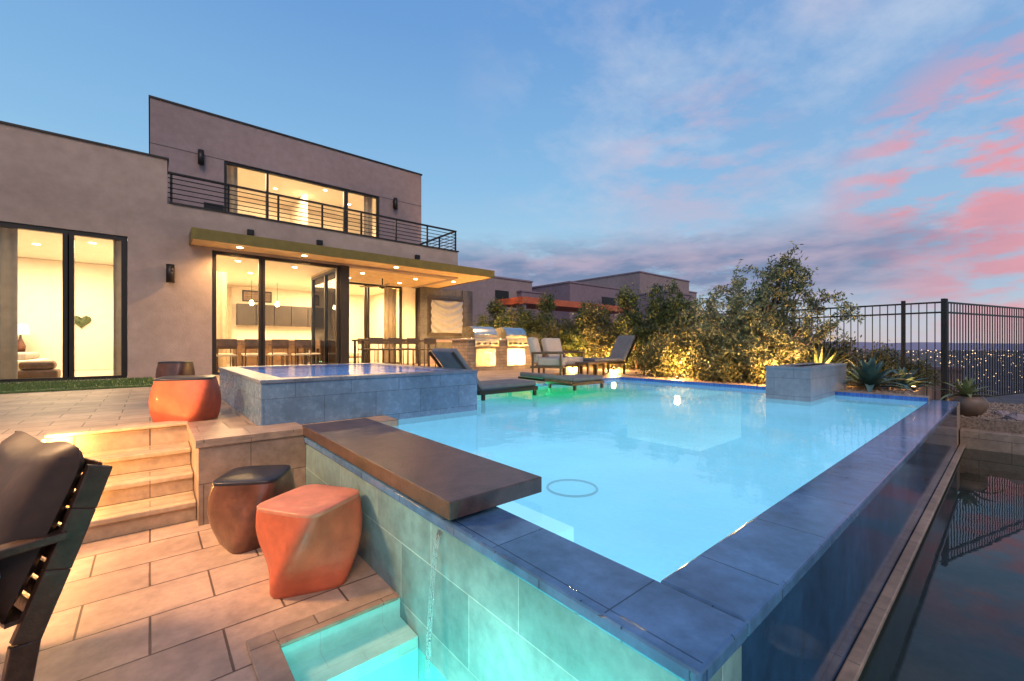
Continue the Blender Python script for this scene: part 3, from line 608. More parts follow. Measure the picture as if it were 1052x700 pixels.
t = thing('fireplace_wall', (9.1, 14.9, 0), 'dark grey stone outdoor media wall with fireplace opening', 'wall')
b = MB(); b.box(8.85 - .9, 8.3, 14.8, 15.1, 0, 3.0); b.box(8.3, 9.9, 14.86, 15.1, 0, 3.0); b.box(9.9, 10.4, 14.8, 15.1, 0, 3.0); b.make('wall_body', m_gstone, t)
b = MB(); b.box(8.3, 9.9, 14.7, 14.858, 0.0, 0.35); b.make('hearth', m_stucco2, t)
b = MB(); b.box(8.3, 9.9, 14.7, 14.858, 0.85, 0.95); b.make('mantel', m_stucco2, t)
t = thing('wall_art_panel', (9.1, 14.8, 1.8), 'grey draped relief panel in a dark wood frame', 'wall art')
b = MB(); b.box(8.25, 9.95, 14.78, 14.84, 1.1, 2.62); b.make('frame', m_cab, t, 0.01)
b = MB(); vs = []; nx, nz_ = 60, 60
for j in range(nz_ + 1):
    for i in range(nx + 1):
        fx, fz = i/nx, j/nz_; sag = math.sin((fz*4.5 - 1.1*(2*fx-1)**2)*6.28)*.05*(1 - abs(2*fx-1)*.3)
        vs.append((8.37 + 1.46*fx, 14.70 - sag, 1.22 + 1.28*fz))
b.add(vs, [(j*(nx+1)+i, j*(nx+1)+i+1, (j+1)*(nx+1)+i+1, (j+1)*(nx+1)+i) for j in range(nz_) for i in range(nx)], smooth=True)
b.make('relief', m_relief, t)

t = thing('outdoor_kitchen_counter', (8.0, 10, 0), 'stone outdoor kitchen counter with steel doors', 'counter')
b = MB(); b.box(6.67, 9.3, 9.75, 10.5, 0, 0.86); b.make('counter_base', m_stone, t)
b = MB()
for (x0, x1) in [(6.62, 6.86), (7.72, 8.02), (8.88, 9.35)]: b.box(x0, x1, 9.7, 10.398, 0.862, 0.91)
b.box(6.62, 9.35, 10.4, 10.55, 0.862, 0.91); b.make('countertop', m_stucco, t, .005)
for x in (6.95, 8.1):
    for k in range(2):
        b = MB(); b.box(x + k*.36, x + k*.36 + .34, 9.73, 9.748, 0.12, 0.62); d = b.make('cabinet_door', m_steel, t)
        b = MB(); b.tube([(x + k*.36 + .17 + (.1 if k == 0 else -.1), 9.70, .25), (x + k*.36 + .17 + (.1 if k == 0 else -.1), 9.70, .5)], .01, 6); b.make('handle', m_steel, d)
gr = thing('gas_grill', (7.29, 10.02, 0.865), 'stainless gas grill with domed lid in the counter', 'grill', 'grills in the outdoor kitchen')
b = MB(); b.box(-.42, .42, -.36, .36, 0, .06); b.box(-.42, .42, -.38, -.3, -.18, 0.0); b.make('grill_body', m_steel, gr, .008, world=False)
K = 12; prof = [(-.3, .06)] + [(-.02 - .3*math.cos(a), .1 + .3*math.sin(a)) for a in [R(5 + i*85/K) for i in range(K + 1)]] + [(.3, .36), (.34, .06)]
vs = [(-.4, y, z) for y, z in prof] + [(.4, y, z) for y, z in prof]; n_ = len(prof)
b = MB(); b.add(vs, [(i, i + 1, n_ + i + 1, n_ + i) for i in range(n_ - 1)] + [tuple(range(n_))[::-1], tuple(range(n_, 2*n_))], smooth=False)
lid = b.make('grill_lid', m_steel, gr, world=False)
b = MB(); b.tube([(-.33, -.35, .16), (.33, -.35, .16)], .014, 8); b.box(-.33, -.31, -.35, -.29, .15, .17); b.box(.31, .33, -.35, -.29, .15, .17); b.make('handle', m_steel, lid, world=False)
for i in range(4):
    b = MB(); b.tube([(-.3 + i*.2, -.38, -.09), (-.3 + i*.2, -.42, -.09)], .03, 14); b.make('knob', m_black, gr, world=False)
copy_thing(gr, (8.45, 10.02, 0.865))
lamp('grill_light', 'SPOT', (7.9, 9.2, 2.6), 200, WARM, .05, (R(10), 0, 0), R(110))

# ------------------------------------------------------------------ ceramic stools
def stool(name, loc, label, h, r, ms, rz=0, tw=R(50), group='ceramic garden stools'):
    t = thing(name, loc, label, 'stool', group, rz)
    n_ = 64
    def ring(rr, z, ang, e=5.5):
        out = []
        for k in range(n_):
            a = 2*math.pi*k/n_; c, s = math.cos(a), math.sin(a)
            q = rr / ((abs(c)**e + abs(s)**e) ** (1/e)); x, y = q*c, q*s
            out.append((x*math.cos(ang) - y*math.sin(ang), x*math.sin(ang) + y*math.cos(ang), z))
        return out
    K = 26; secs = [(r*.84, 0.0, 0)]
    for i in range(K + 1):
        f = i / K; secs.append((r*(0.87 + 0.10*math.sin(math.pi*f) + 0.09*f), .008 + (h - .03)*f, tw*f))
    vs = []
    for s_ in secs: vs += ring(*s_)
    fs = [(i*n_ + k, i*n_ + (k+1) % n_, (i+1)*n_ + (k+1) % n_, (i+1)*n_ + k) for i in range(len(secs)-1) for k in range(n_)]
    b = MB(); b.add(vs, fs, smooth=True); b.make('stool_body', ms[0], t, world=False)
    rt = secs[-1][0]; vs = []
    prof = [(rt, h - .022), (rt*1.0, h - .010), (rt*.99, h - .003), (rt*.96, h), (rt*.6, h + .002), (rt*.2, h + .003)]
    for q, z in prof: vs += ring(q, z, tw)
    fs = [(i*n_ + k, i*n_ + (k+1) % n_, (i+1)*n_ + (k+1) % n_, (i+1)*n_ + k) for i in range(len(prof)-1) for k in range(n_)] + [tuple(range(5*n_, 6*n_))]
    b = MB(); b.add(vs, fs, smooth=True); b.make('stool_top', ms[1], t, world=False)
    return t
stool('garden_stool', (0.70, 2.60, -0.6), 'orange twisted ceramic stool on the lower pavers', .45, .222, (m_orange, m_ctop), R(-18))
stool('garden_stool', (0.54, 3.35, -0.6), 'dark bronze twisted ceramic stool beside the pool wall', .45, .205, (m_darkcer, m_darktop), R(10))
stool('garden_stool', (0.27, 5.13, 0.0), 'orange ceramic stool with dark top beside the spa', .42, .23, (m_orange, m_darktop), R(48), tw=R(30))
stool('garden_stool', (0.27, 7.45, 0.0), 'dark twisted ceramic stool on the upper patio', .50, .17, (m_darkcer, m_darktop), R(15))

# ------------------------------------------------------------------ foreground chair
P1 = Vector((-0.15, 2.32, 0.25)); A = Vector((-0.92, -0.39, 0)).normalized(); W = Vector((-0.39, 0.92, 0)).normalized()
t = thing('patio_armchair', (-0.5, 2.5, -0.6), 'dark bronze slatted patio armchair with brown cushion', 'armchair')
def cp(a, w, z): p = P1 + A*a + W*w; return Vector((p.x, p.y, z))
WD = 0.66
def slatbox(b, p, q, wv, th):
    d = (q - p).normalized(); nrm = d.cross(wv).normalized(); vs = []
    for e in (p, q):
        for s1 in (-1, 1):
            for s2 in (-1, 1): vs.append(e + wv*(s1*.5) + nrm*(s2*th*.5))
    b.add(vs, [(0, 1, 3, 2), (4, 6, 7, 5), (0, 4, 5, 1), (2, 3, 7, 6), (0, 2, 6, 4), (1, 5, 7, 3)])
for w in (0, WD):
    b = MB(); pts = [cp(0.0, w, 0.25), cp(0.05, w, 0.1), cp(0.12, w, -0.1), cp(0.2, w, -0.32), cp(0.24, w, -0.6)]
    for i in range(4): slatbox(b, pts[i], pts[i+1], W*0.035, 0.075)
    b.make('side_rail', m_chairm, t, .005)
b = MB()
for i in range(9):
    z = 0.235 - 0.06*i; a = 0.003 + 0.13*(i*0.06/0.35)*0.9
    slatbox(b, cp(a, 0.0, z), cp(a, WD, z), Vector((0, 0, 0.05)) + A*-0.012, 0.012)
b.make('backrest', m_chairm, t)
b = MB()
for i in range(8): slatbox(b, cp(.22 + i*.075, 0, -.24 - .004*i), cp(.22 + i*.075, WD, -.24 - .004*i), A*.055, .015)
b.make('seat', m_chairm, t)
for w in (0, WD):
    b = MB(); slatbox(b, cp(.1, w, .02), cp(.8, w, .02), W*.07, .03); b.make('armrest', m_chairm, t, .005)
    b = MB(); slatbox(b, cp(.75, w, -.6), cp(.75, w, .0), W*.04, .05); b.make('leg', m_chairm, t, .005)
b = MB(); n1, n2 = 18, 16; vs = []
for side in (0, 1):
    for i in range(n1 + 1):
        for j in range(n2 + 1):
            fw = i/n1; fz = j/n2; z = 0.33 - 0.56*fz; a = 0.0 + 0.40*max(0, 0.25 - z)
            ed = (max(0, 1 - abs(2*fw-1)**4)**.5)*(max(0, 1 - abs(2*fz-1)**4)**.5)
            a2 = a + 0.06 + (0.11*ed if side == 0 else -0.055*ed)
            vs.append(cp(a2, 0.0 + WD*fw, z + .012*math.sin(fw*9)))
o1 = (n1+1)*(n2+1); fs = []
for i in range(n1):
    for j in range(n2):
        q = (i*(n2+1)+j, i*(n2+1)+j+1, (i+1)*(n2+1)+j+1, (i+1)*(n2+1)+j)
        fs.append(q); fs.append(tuple(o1 + k for k in q[::-1]))
b.add(vs, fs, smooth=True); b.make('cushion', m_cushbr, t)
t2 = MB(); t2.box(-.18, .18, -.18, .18, -.06, .06)
pil = t2.make('throw_pillow', m_bluepil, None, .05, 4, world=False); pil.location = cp(.42, .1, -.12); pil.rotation_euler = (R(10), R(-20), R(-20)); single(pil, 'pale blue throw pillow on the patio armchair', 'pillow')

# ------------------------------------------------------------------ lounge furniture
def chaise(loc, rz, label, L_=1.6, back=R(50), mat=m_grey_fab):
    t = thing('chaise_lounge', loc, label, 'lounge chair', 'lounge chairs by the pool', rz)
    b = MB(); b.box(.5, L_, -.32, -.28, .26, .32); b.box(.5, L_, .28, .32, .26, .32); b.box(.46, .5, -.32, .32, .26, .32); b.box(L_-.04, L_, -.279, .279, .26, .32)
    b.make('frame', m_bronze, t, .004, world=False)
    for x in (.52, L_ - .08):
        for y in (-.3, .3):
            b = MB(); b.box(x, x+.045, y-.02, y+.02, 0, .26); b.make('leg', m_bronze, t, world=False)
    b = MB(); b.box(.5, L_ - .01, -.3, .3, .322, .40); b.make('seat', mat, t, .03, 3, world=False)
    mt = Matrix.Translation((.5, 0, .33)) @ Matrix.Rotation(back, 4, 'Y')
    b = MB(); b.box(-.72, 0, -.3, .3, .0, .08, mat=mt); b.make('backrest', mat, t, .03, 3, world=False)
    for y in (-.32, .29):
        b = MB(); b.box(-.72, 0, y, y + .03, -.04, -.003, mat=mt); b.make('back_rail', m_bronze, t, world=False)
    return t
chaise((3.05, 5.15, -.24), 0, 'grey cushioned chaise lounge standing on the shallow shelf')
chaise((5.05, 5.2, -.24), 0, 'grey chaise lounge lying flat on the green lit shelf', L_=1.35, back=R(8))
GA = 'cushioned armchairs by the pool'
armchair('armchair', (7.15, 7.05, 0), 'tan cushioned outdoor armchair beside a low table', .8, .8, m_lgrey_fab, R(35), group=GA)
armchair('armchair', (7.95, 7.35, 0), 'tan cushioned outdoor armchair beside a low table', .8, .8, m_lgrey_fab, R(5), group=GA)
chaise((9.75, 6.55, 0), R(168), 'grey chaise lounge with raised back near the shrubs', mat=m_grey_fab, L_=1.5, back=R(60))
lamp('shelf_light', 'POINT', (5.4, 5.7, .05), 14, (0.1, 1.0, 0.35), .02)
t = thing('side_table', (7.95, 6.45, 0), 'low square wood table between the armchairs', 'table')
b = MB(); b.box(7.6, 8.3, 6.25, 6.65, .28, .33); b.make('tabletop', m_wood, t, .006)
for x in (7.64, 8.22):
    for y in (6.29, 6.57): b = MB(); b.box(x, x + .04, y, y + .04, 0, .28); b.make('leg', m_wood, t)

# ------------------------------------------------------------------ vegetation
def leaf(b, c, l, w, up=0.0):
    u = Vector((random.gauss(0, 1), random.gauss(0, 1), random.gauss(0, 1) + up)).normalized(); v = u.orthogonal().normalized()
    v.rotate(Matrix.Rotation(random.uniform(0, 6.28), 3, u))
    b.add([c - u*l*.5, c + v*w*.5, c + u*l*.5, c - v*w*.5], [(0, 1, 2, 3)])
def tree(name, loc, label, cat, h, limbs, nleaf, ll, lw, lm, seed=1, low=0.2, bs=.4):
    random.seed(seed); t = thing(name, loc, label, cat)
    tb = MB(); cb = MB(); tips = []
    for (ex, ey, tz) in limbs:
        pts = []; K = 8; wob = [0, 0]
        for k in range(K + 1):
            f = k/K; wob[0] += random.gauss(0, .03); wob[1] += random.gauss(0, .03)
            pts.append(Vector((ex*f**1.2 + wob[0]*f, ey*f**1.2 + wob[1]*f, tz*f)))
        tb.tube(pts, [0.032*(1 - .85*k/K) + .004 for k in range(K+1)], 7)
        for k in range(2, K + 1):
            for q in range(5):
                if pts[k].z < low*h: continue
                d = Vector((random.gauss(0, 1), random.gauss(0, 1), random.gauss(.35, .55))).normalized()*random.uniform(.12, .42)*bs/.4
                e = pts[k] + d; m = pts[k] + d*.5 + Vector((0, 0, .03)); tb.tube([pts[k], m, e], [.008, .005, .003], 4, cap=False)
                tips.append((pts[k], m, e))
    for i in range(nleaf):
        p, m, e = random.choice(tips); f = random.random()
        c = p.lerp(e, f**.6) + Vector((random.gauss(0, .045), random.gauss(0, .045), random.gauss(0, .045)))
        if c.z < 0.05: continue
        leaf(cb, c, ll*random.uniform(.6, 1.3), lw*random.uniform(.7, 1.2), .4)
    tb.make('trunk', m_trunk, t, world=False); cb.make('crown', lm, t, world=False)
    return t
tree('olive_tree', (8.95, 3.1, -.03), 'airy multi-trunk olive tree in the gravel bed', 'tree', 2.4,
     [(.35, -.35, 2.3), (.15, -.2, 2.1), (.55, -.65, 2.05), (0, .1, 2.1), (-.3, .5, 1.8), (-.35, .9, 1.6), (.5, -.9, 1.6), (-.2, .3, 1.5), (.1, 1.1, 1.4), (.3, -.1, 1.7), (.3, .6, 1.9), (.5, 1.4, 1.3), (.6, -.2, 2.1), (.2, -1.1, 1.2)], 23000, .085, .029, m_olivel, seed=8, low=.1, bs=.48)
def column_plant(name, loc, label, cat, h, r, nleaf, ll, lw, lm, seed, group, taper=.7, nc=80):
    random.seed(seed); t = thing(name, loc, label, cat, group)
    tb = MB(); cb = MB()
    for i in range(4):
        a = random.uniform(0, 6.28); tb.tube([(0, 0, 0), (r*.3*math.cos(a), r*.3*math.sin(a), h*.5), (r*.3*math.cos(a+.5), r*.3*math.sin(a+.5), h*.9)], [.03, .02, .008], 6)
    clumps = []
    for i in range(nc):
        z = h*random.uniform(.04, 1)**.85; rr = r*(1 - taper*(z/h)**2)*random.uniform(.35, 1.15); a = random.uniform(0, 6.28)
        clumps.append((Vector((rr*math.cos(a), rr*math.sin(a), z*random.uniform(.92, 1.08))), random.uniform(.05, .12)))
    for i in range(nleaf):
        c, s = random.choice(clumps); p = c + Vector((random.gauss(0, s), random.gauss(0, s), random.gauss(0, s*1.2)))
        if p.z < .03: continue
        leaf(cb, p, ll*random.uniform(.6, 1.3), lw, .8)
    tb.make('trunk', m_trunk, t, world=False); cb.make('crown', lm, t, world=False); return t
GH = 'column shrubs along the boundary wall'
LBL = 'tall green column shrub lit from below by the wall'
v1 = column_plant('column_shrub', (11.3, 6.7, 0), LBL, 'shrub', 2.2, .46, 5000, .12, .034, m_hedgel, 21, GH)
v2 = column_plant('column_shrub', (11.35, 7.75, 0), LBL, 'shrub', 2.3, .50, 5000, .12, .034, m_hedgel, 22, GH, .5, 60)
v3 = column_plant('column_shrub', (11.3, 8.8, 0), LBL, 'shrub', 1.9, .55, 5000, .13, .036, m_shrubl, 23, GH, .4, 60)
random.seed(3)
for i, (x, y, s) in enumerate([(11.35, 9.5, (1, 1, .9)), (11.2, 10.5, (1.2, 1.2, .8)), (11.35, 11.3, (.9, .9, 1.05)), (11.1, 12.2, (1.3, 1.3, .85)), (11.3, 13.0, (1, 1, 1.1)), (11.2, 14.1, (1.2, 1.2, 1.05)), (11.2, 5.6, (1.1, 1.1, .8)), (11.1, 8.2, (1, 1, .55)), (11.0, 9.9, (1.1, 1.1, .5)), (11.3, 11.8, (.8, .8, .7)), (11.3, 13.6, (.9, .9, .8)), (11.0, 7.2, (.9, .9, .5)), (11.3, 6.15, (.8, .8, 1.02)), (10.3, 11.0, (.9, .9, .55)), (10.2, 12.6, (.9, .9, .75)), (10.4, 14.0, (1, 1, .8))]):
    copy_thing([v1, v2, v3][(i*2) % 3], (x, y, 0), random.uniform(0, 6.28), s=s)
GS = 'low rounded shrubs in the gravel bed'
q1 = column_plant('low_shrub', (9.1, 4.3, -.03), 'low rounded green shrub in the gravel bed', 'shrub', .75, .5, 3200, .075, .034, m_shrubl, 31, GS)
for i, (x, y, s) in enumerate([(9.3, 5.2, 1.0), (10.1, 4.7, 1.5), (8.95, 3.0, .7), (9.6, 3.9, 1.4), (10.1, 3.1, 1.1), (10.6, 5.6, 1.5), (9.2, 2.6, .6), (8.9, 3.8, .9), (9.7, 5.6, 1.1)]):
    copy_thing(q1, (x, y, -.03), i*1.3, s=s)
for i, (x, y, s) in enumerate([(10.7, 1.6, .8), (10.8, 2.3, 1.0), (10.8, 3.0, 1.2), (10.8, 3.8, 1.4), (10.7, 1.1, .55)]):
    copy_thing(q1, (x, y, -.03), i*1.9, 'low dark shrub growing beyond the metal fence', s=s)
def agave(name, loc, label, r, nb, mat, group=None, wd=.05, base=0.0, thingobj=None, seed=1):
    random.seed(seed); t = thing(name, loc, label, 'plant', group) if thingobj is None else thingobj
    b = MB()
    for i in range(nb):
        a = i*2.39996; f = i/nb; el = R(12 + 72*f); l = r*(1 - .25*f)*random.uniform(.9, 1.05); K = 6
        d = Vector((math.cos(a), math.sin(a), 0)); side = Vector((-math.sin(a), math.cos(a), 0)); vs = []
        for k in range(K + 1):
            q = k/K; e = el - .5*q*q*(1-f); p = d*(l*q*math.cos(e)) + Vector((0, 0, l*q*math.sin(e) + .02))
            w = wd*(math.sin(math.pi*min(.97, .25 + .72*q)))*(1 if k < K else .02)
            n_ = Vector((-d.x*math.sin(e), -d.y*math.sin(e), math.cos(e)))
            vs += [p - side*w + n_*w*.4, p, p + side*w + n_*w*.4]
        fs = []
        for k in range(K): fs += [(3*k, 3*k+1, 3*k+4, 3*k+3), (3*k+1, 3*k+2, 3*k+5, 3*k+4)]
        vs = [v + Vector((0, 0, base)) for v in vs]; b.add(vs, fs, smooth=True)
    b.make('leaves', mat, t, world=False); return t
agave('agave', (9.2, 1.55, -.03), 'large blue-green agave rosette in the gravel', .72, 36, m_agave, 'agaves', .07, seed=2)
agave('agave', (9.75, 2.4, -.03), 'spiky variegated agave glowing in warm light', .98, 56, m_agave_y, 'agaves', .035, seed=3)
agave('agave', (9.9, 1.2, -.03), 'small blue-green agave by the fence', .5, 26, m_agave, 'agaves', .05, seed=4)
t = thing('potted_agave', (9.5, .45, -.35), 'agave growing in a round brown planter on gravel', 'plant')
b = MB(); b.rev([(0, 0), (.14, 0), (.22, .12), (.23, .22), (.18, .3), (.16, .3), (.16, .26), (0, .26)], 24); b.make('planter', m_terra, t, world=False)
agave('x', None, None, .42, 22, m_agave_y, base=.26, thingobj=t, wd=.04, seed=6)
t = thing('garden_globe', (9.6, .95, -.35), 'small round brown garden globe beside the agave', 'globe')
b = MB(); b.rev([(0, 0), (.05, .01)] + [(.12*math.sin(R(a)), .13 - .12*math.cos(R(a))) for a in range(40, 181, 14)], 20); b.make('globe_body', m_terra, t, world=False)

# ------------------------------------------------------------------ fence
def fence(p0, p1, label, posts, zb=-.3, zt=1.48):
    p0 = Vector(p0); p1 = Vector(p1); d = p1 - p0; L_ = d.length; d.normalize(); ang = math.atan2(d.y, d.x)
    t = thing('metal_fence', (p0.x, p0.y, zb), label, 'fence')
    t.rotation_euler = (0, 0, ang); h = zt - zb
    for x in posts:
        b = MB(); b.box(x - .028, x + .028, -.028, .028, -.1, h + .03); b.make('post', m_black, t, world=False)
    for x0, x1 in zip(posts[:-1], posts[1:]):
        b = MB(); pl = x1 - x0
        for z in (.08, h - .2, h - .03): b.box(x0 + .03, x1 - .03, -.014, .014, z - .014, z + .014)
        m_ = max(2, round(pl/.105))
        for k in range(1, m_): xx = x0 + k*pl/m_; b.box(xx - .0065, xx + .0065, -.0065, .0065, .095, h - .215); b.box(xx - .0065, xx + .0065, -.0065, .0065, h - .185, h - .045)
        b.make('fence_panel', m_black, t, world=False)
fence((10.2, .75), (10.2, 4.6), 'black metal picket fence behind the garden bed', [0, .5, 2.2, 3.85])
fence((10.2, .75), (15.0, -.66), 'black metal picket fence along the hillside edge', [.06, 3.6, 5.0])
t = thing('garden_wall', (11.5, 2.5, -.3), 'low tan block wall beyond the metal fence', 'wall')
b = MB(); b.box(11.5, 11.7, .6, 4.4, -1.8, .25); b.make('wall_body', m_stucco2, t); b = MB(); b.box(11.47, 11.73, .57, 4.43, .252, .31); b.make('wall_cap', m_stucco3, t)
t = thing('boundary_wall', (12.1, 10, 0), 'tan block wall behind the column shrubs', 'wall')
b = MB(); b.box(12.0, 12.2, 4.6, 17, -1.8, 1.45); b.make('wall_body', m_stucco, t); b = MB(); b.box(11.97, 12.23, 4.57, 17, 1.452, 1.52); b.make('wall_cap', m_stucco2, t)
for (x, y, p, z) in [(10.5, 5.9, 190, .3), (10.4, 7.6, 240, .3), (10.4, 9.2, 240, .3), (9.9, 11.2, 270, .4), (9.9, 13.3, 270, .4), (8.7, 4.7, 140, .35), (8.5, 2.7, 130, .25), (9.35, 2.2, 40, .25), (9.6, 1.05, 14, .0)]:
    lamp('garden_light', 'POINT', (x, y, z), p, (1.0, 0.54, 0.16), .05)
    t = thing('garden_uplight', (x, y, 0 if y > 6.05 else -.03), 'small black garden uplight at the foot of the plants', 'lamp', 'garden uplights')
    b = MB(); b.tube([(0, 0, 0), (0, 0, .07)], .03, 10); b.make('lamp_body', m_black, t, world=False); b = MB(); b.tube([(0, 0, .071), (0, 0, .076)], .025, 10); b.make('lens', m_lampw, t, world=False)
for (y, z) in [(4.72, -.04), (4.42, -.2), (4.12, -.36)]:
    b = MB(); b.box(-.619, -.603, y - .04, y + .04, z + .01, z + .045); single(b.make('step_light', m_lampw), 'small warm recessed light beside the stone steps', 'lamp', 'step lights')
    lamp('step_glow', 'POINT', (-.54, y, z + .05), 16, (1, .50, .14), .02)
lamp('patio_glow', 'SPOT', (-1.6, 3.6, 1.9), 760, (1.0, .58, .27), .3, (R(0), R(-18), 0), R(130))
t = thing('path_light', (-1.6, 3.6, -0.6), 'tall slim path light beside the lower patio', 'lamp')
b = MB(); b.tube([(0, 0, 0), (0, 0, 2.6)], .02, 8); b.make('pole', m_black, t, world=False); b = MB(); b.rev([(.16, 2.56), (.04, 2.66), (0, 2.66)], 16); b.make('lamp_shade', m_black, t, world=False)

# ------------------------------------------------------------------ neighbours
def neighbour(cx, cy, parts, label, mat, wins=()):
    t = thing('neighbour_house', (cx, cy, -1.7), label, 'house')
    b = MB(); c = MB()
    for (x0, x1, y0, y1, z) in parts:
        b.box(x0, x1, y0, y1, -1.7, z); c.box(x0 - .05, x1 + .05, y0 - .05, y1 + .05, z + .002, z + .09)
    b.make('wall', mat, t); c.make('parapet_cap', m_stucco3, t)
    for (x0, x1, y, z0, z1) in wins:
        b = MB(); b.box(x0, x1, y - .03, y - .005, z0, z1); b.make('window', m_bronze, t)
    return t
def uv(px, d): tt = (px - 526)/437; return (.648 + .7615*tt)*d, (.7615 - .648*tt)*d
x, y = uv(500, 24)
neighbour(x, y, [(x - 3.5, x + 3.5, y, y + 6, 4.6)], 'brown stucco neighbouring house with flat roof', m_stucco2, [(x + .6, x + 1.6, y, 3.2, 3.9)])
x, y = uv(595, 27)
neighbour(x, y, [(x - 2, x + 4.2, y - 1, y + 7, 4.4), (x - 4.0, x - 2.05, y + 1, y + 7, 3.9)], 'mauve stucco neighbouring house with flat roof', m_stucco3, [(x + 1, x + 2.4, y - 1, 3.1, 3.8)])
x, y = uv(680, 33)
neighbour(x, y, [(x - 3.8, x + 3.3, y - .5, y + 6, 5.9), (x + 3.35, x + 5.6, y, y + 5, 5.2)], 'flat roofed brown neighbouring house beyond the wall', m_stucco2, [(x - 2, x - .8, y - .5, 4.4, 5.2)])
x, y = uv(700, 24)
neighbour(x, y, [(x - 1.5, x + 1.2, y, y + 3, 3.6)], 'small flat roofed stucco neighbouring house', m_stucco3)
t = thing('patio_cover', (14, 13, 0), 'rust red neighbouring patio cover above the hedge', 'patio cover')
x, y = uv(570, 19)
b = MB(); b.box(x - 2.2, x + 5.6, y - .3, y + 1.6, 2.45, 2.72); b.make('cover_roof', m_redroof, t)
for (a, c) in ((x - 2.1, y - .2), (x + 5.3, y - .2)):
    b = MB(); b.box(a, a + .2, c, c + .2, -1.7, 2.448); b.make('post', m_stucco3, t)
random.seed(9)
for (px, d, w, h) in [(905, 60, 9, 4), (950, 75, 10, 4), (985, 48, 8, 4), (1020, 62, 11, 4.5), (1045, 90, 10, 4), (870, 90, 12, 4), (1000, 120, 14, 5)]:
    x, y = uv(px, d); z = terr(x, y) - .3
    t = thing('distant_house', (x, y, z), 'dark flat roofed hillside house with lit windows', 'house', 'houses down the hillside')
    b = MB(); b.box(0, w, 0, w*.7, 0, h); b.make('wall', m_stucco3, t, world=False)
    b = MB(); b.box(-.3, w+.3, -.3, w*.7+.3, h + .01, h + .25); b.make('roof', m_bronze, t, world=False)
    for k in range(3):
        b = MB(); yy = .8 + k*w*.2; b.box(-.06, -.01, yy, yy + 1.0, 1.0, 2.3); b.make('window', m_winglow, t, world=False)
        b = MB(); yy = .8 + k*w*.3; b.box(yy, yy + 1.0, -.06, -.01, 1.0, 2.3); b.make('window', m_winglow, t, world=False)
b = MB()
for i in range(800):
    px = random.uniform(960, 1130) if i < 560 else random.uniform(780, 960); d = 260*math.exp(random.uniform(0, 2.5)); x, y = uv(px, d); z = terr(x, y) + 2.5
    r = d*.0009*random.uniform(.3, 1.2)**1.4; b.add([(x+r,y,z),(x-r,y,z),(x,y+r,z),(x,y-r,z),(x,y,z+r),(x,y,z-r)], [(0,2,4),(2,1,4),(1,3,4),(3,0,4),(2,0,5),(1,2,5),(3,1,5),(0,3,5)])
o = b.make('city_lights', m_city); o['kind'] = 'stuff'; o['label'] = 'scattered city lights across the valley'

# ------------------------------------------------------------------ world
w = bpy.data.worlds.new('World'); scene.world = w; w.use_nodes = True; nt = w.node_tree; nt.nodes.clear()
out = N(nt, 'ShaderNodeOutputWorld'); bg = N(nt, 'ShaderNodeBackground'); L(nt, bg.outputs[0], out.inputs[0])
tc = N(nt, 'ShaderNodeTexCoord').outputs['Generated']
sp = N(nt, 'ShaderNodeSeparateXYZ'); L(nt, tc, sp.inputs[0]); X, Y, Z = sp.outputs
def dot(v):
    n_ = N(nt, 'ShaderNodeVectorMath'); n_.operation = 'DOT_PRODUCT'; L(nt, tc, n_.inputs[0]); n_.inputs[1].default_value = Vector(v).normalized(); return n_.outputs['Value']
base = ramp(nt, Z, [(0.0, (.62, .62, .64)), (.06, (.56, .68, .76)), (.16, (.42, .65, .80)), (.35, (.25, .50, .78)), (.6, (.15, .34, .68)), (1.0, (.09, .22, .54))])
rt = M(nt, 'MAXIMUM', 0.0, M(nt, 'MULTIPLY', M(nt, 'SUBTRACT', dot((1, -.25, .1)), .5), 1.6), clamp=True)
base = mixc(nt, M(nt, 'MULTIPLY', rt, .5), base, (.24, .36, .62))
hz = M(nt, 'MULTIPLY', ramp(nt, Z, [(0.0, 1.0), (.09, 0.0)]), M(nt, 'MAXIMUM', 0.0, dot((1, -.1, 0))))
base = mixc(nt, M(nt, 'MULTIPLY', hz, .5), base, (.72, .55, .48))
def mapped(sx, sy, sz, loc=(0, 0, 0)):
    mp = N(nt, 'ShaderNodeMapping'); L(nt, tc, mp.inputs[0]); mp.inputs['Scale'].default_value = (sx, sy, sz); mp.inputs['Location'].default_value = loc; return mp.outputs[0]
den = M(nt, 'ADD', Z, .18)
cx = N(nt, 'ShaderNodeCombineXYZ'); L(nt, M(nt, 'DIVIDE', X, den), cx.inputs[0]); L(nt, M(nt, 'DIVIDE', Y, den), cx.inputs[1])
mp = N(nt, 'ShaderNodeMapping'); L(nt, cx.outputs[0], mp.inputs[0]); mp.inputs['Rotation'].default_value = (0, 0, R(25)); mp.inputs['Scale'].default_value = (1.6, 1.9, 1)
nz = noise(nt, mp.outputs[0], 1.3, 7, .62)
wis = ramp(nt, nz, [(.46, 0.0), (.70, 1.0)])
msk = ramp(nt, dot((1.0, .25, .5)), [(.78, 0.0), (.95, 1.0)])
wf = M(nt, 'MULTIPLY', M(nt, 'MULTIPLY', wis, msk), .8)
wc = ramp(nt, noise(nt, mp.outputs[0], .8, 2), [(.42, (.50, .60, .78)), (.66, (.62, .55, .68))])
base = mixc(nt, wf, base, wc)
nz2 = noise(nt, mapped(1.8, 1.8, 6.0, (.4, 0, .2)), 3.8, 6, .6)
pk = M(nt, 'MULTIPLY', ramp(nt, nz2, [(.43, 0.0), (.56, 1.0)]), ramp(nt, dot((.974, -.01, .225)), [(.968, 0.0), (.992, 1.0)]))
base = mixc(nt, M(nt, 'MULTIPLY', pk, .92), base, (.80, .32, .37))
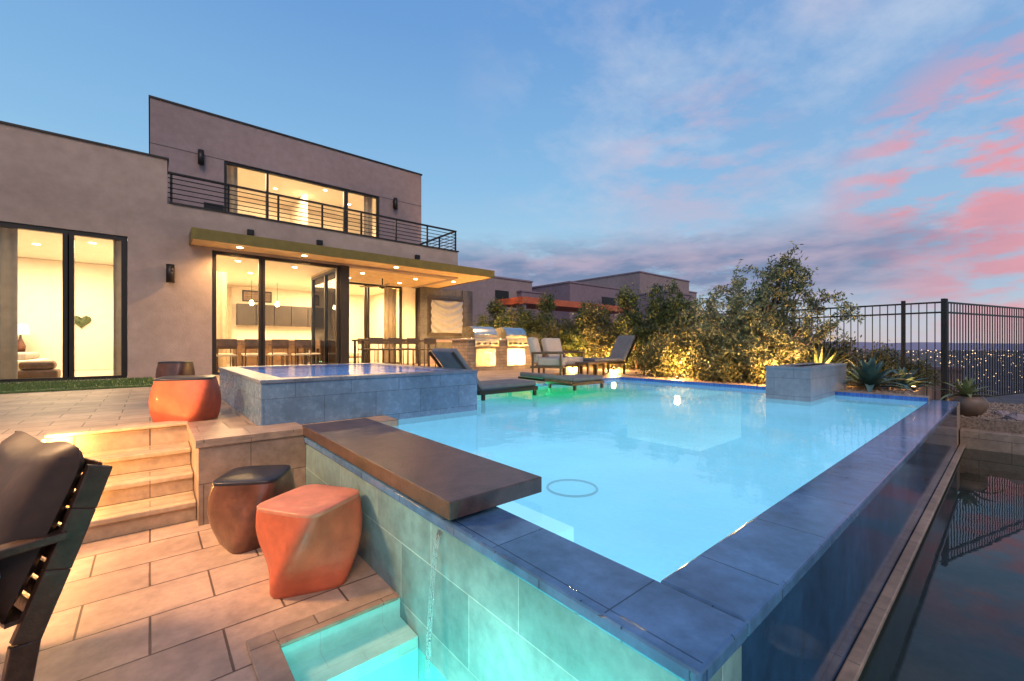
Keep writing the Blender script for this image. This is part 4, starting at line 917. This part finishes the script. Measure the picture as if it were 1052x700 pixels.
pk2 = M(nt, 'MULTIPLY', ramp(nt, nz2, [(.44, 0.0), (.62, 1.0)]), ramp(nt, dot((.82, .40, .36)), [(.98, 0.0), (.999, 1.0)]))
base = mixc(nt, M(nt, 'MULTIPLY', pk2, .5), base, (.64, .46, .58))
nz3 = noise(nt, mapped(1, 1, 3.6, (3, 1, 0)), 4.2, 7, .62)
band = ramp(nt, Z, [(.05, 0.0), (.12, 1.0), (.19, 1.0), (.26, 0.0)])
azm = ramp(nt, dot((.82, .56, .15)), [(.80, 0.0), (.93, 1.0)])
bf = M(nt, 'MULTIPLY', ramp(nt, M(nt, 'ADD', nz3, M(nt, 'MULTIPLY', band, .16)), [(.46, 0.0), (.60, 1.0)]), M(nt, 'MULTIPLY', band, azm))
bc_ = ramp(nt, noise(nt, mapped(1, 1, 4), 7, 4), [(.4, (.17, .23, .40)), (.65, (.42, .36, .50))])
base = mixc(nt, M(nt, 'MULTIPLY', bf, .95), base, bc_)
below = ramp(nt, M(nt, 'ADD', M(nt, 'MULTIPLY', Z, 20), .5), [(.0, 1.0), (.5, 0.0)])
base = mixc(nt, below, base, (.10, .08, .08))
sky = N(nt, 'ShaderNodeTexSky'); sky.sky_type = 'NISHITA'; sky.sun_disc = False; sky.sun_elevation = R(3); sky.sun_rotation = R(220)
base = mixc(nt, 0.01, base, sky.outputs[0], 'ADD')
L(nt, base, bg.inputs[0]); bg.inputs[1].default_value = 1.0

sun = bpy.data.lights.new('dusk_sun', 'SUN'); sun.energy = 1.6; sun.angle = R(30); sun.color = (1.0, .70, .50)
so = bpy.data.objects.new('dusk_sun', sun); COL.objects.link(so)
so.rotation_euler = Vector((0.35, 0.75, -0.75)).to_track_quat('-Z', 'Y').to_euler()

cam = bpy.data.cameras.new('camera'); cam.lens = 437/1052*36; cam.sensor_width = 36; cam.shift_y = 5/1052; cam.clip_start = .05; cam.clip_end = 9000
co = bpy.data.objects.new('camera', cam); COL.objects.link(co); co.location = (0, 0, .72); co.rotation_euler = (R(90), 0, -math.atan2(.648, .7615))
scene.camera = co
scene.view_settings.view_transform = 'Standard'; scene.view_settings.look = 'None'; scene.view_settings.exposure = 0
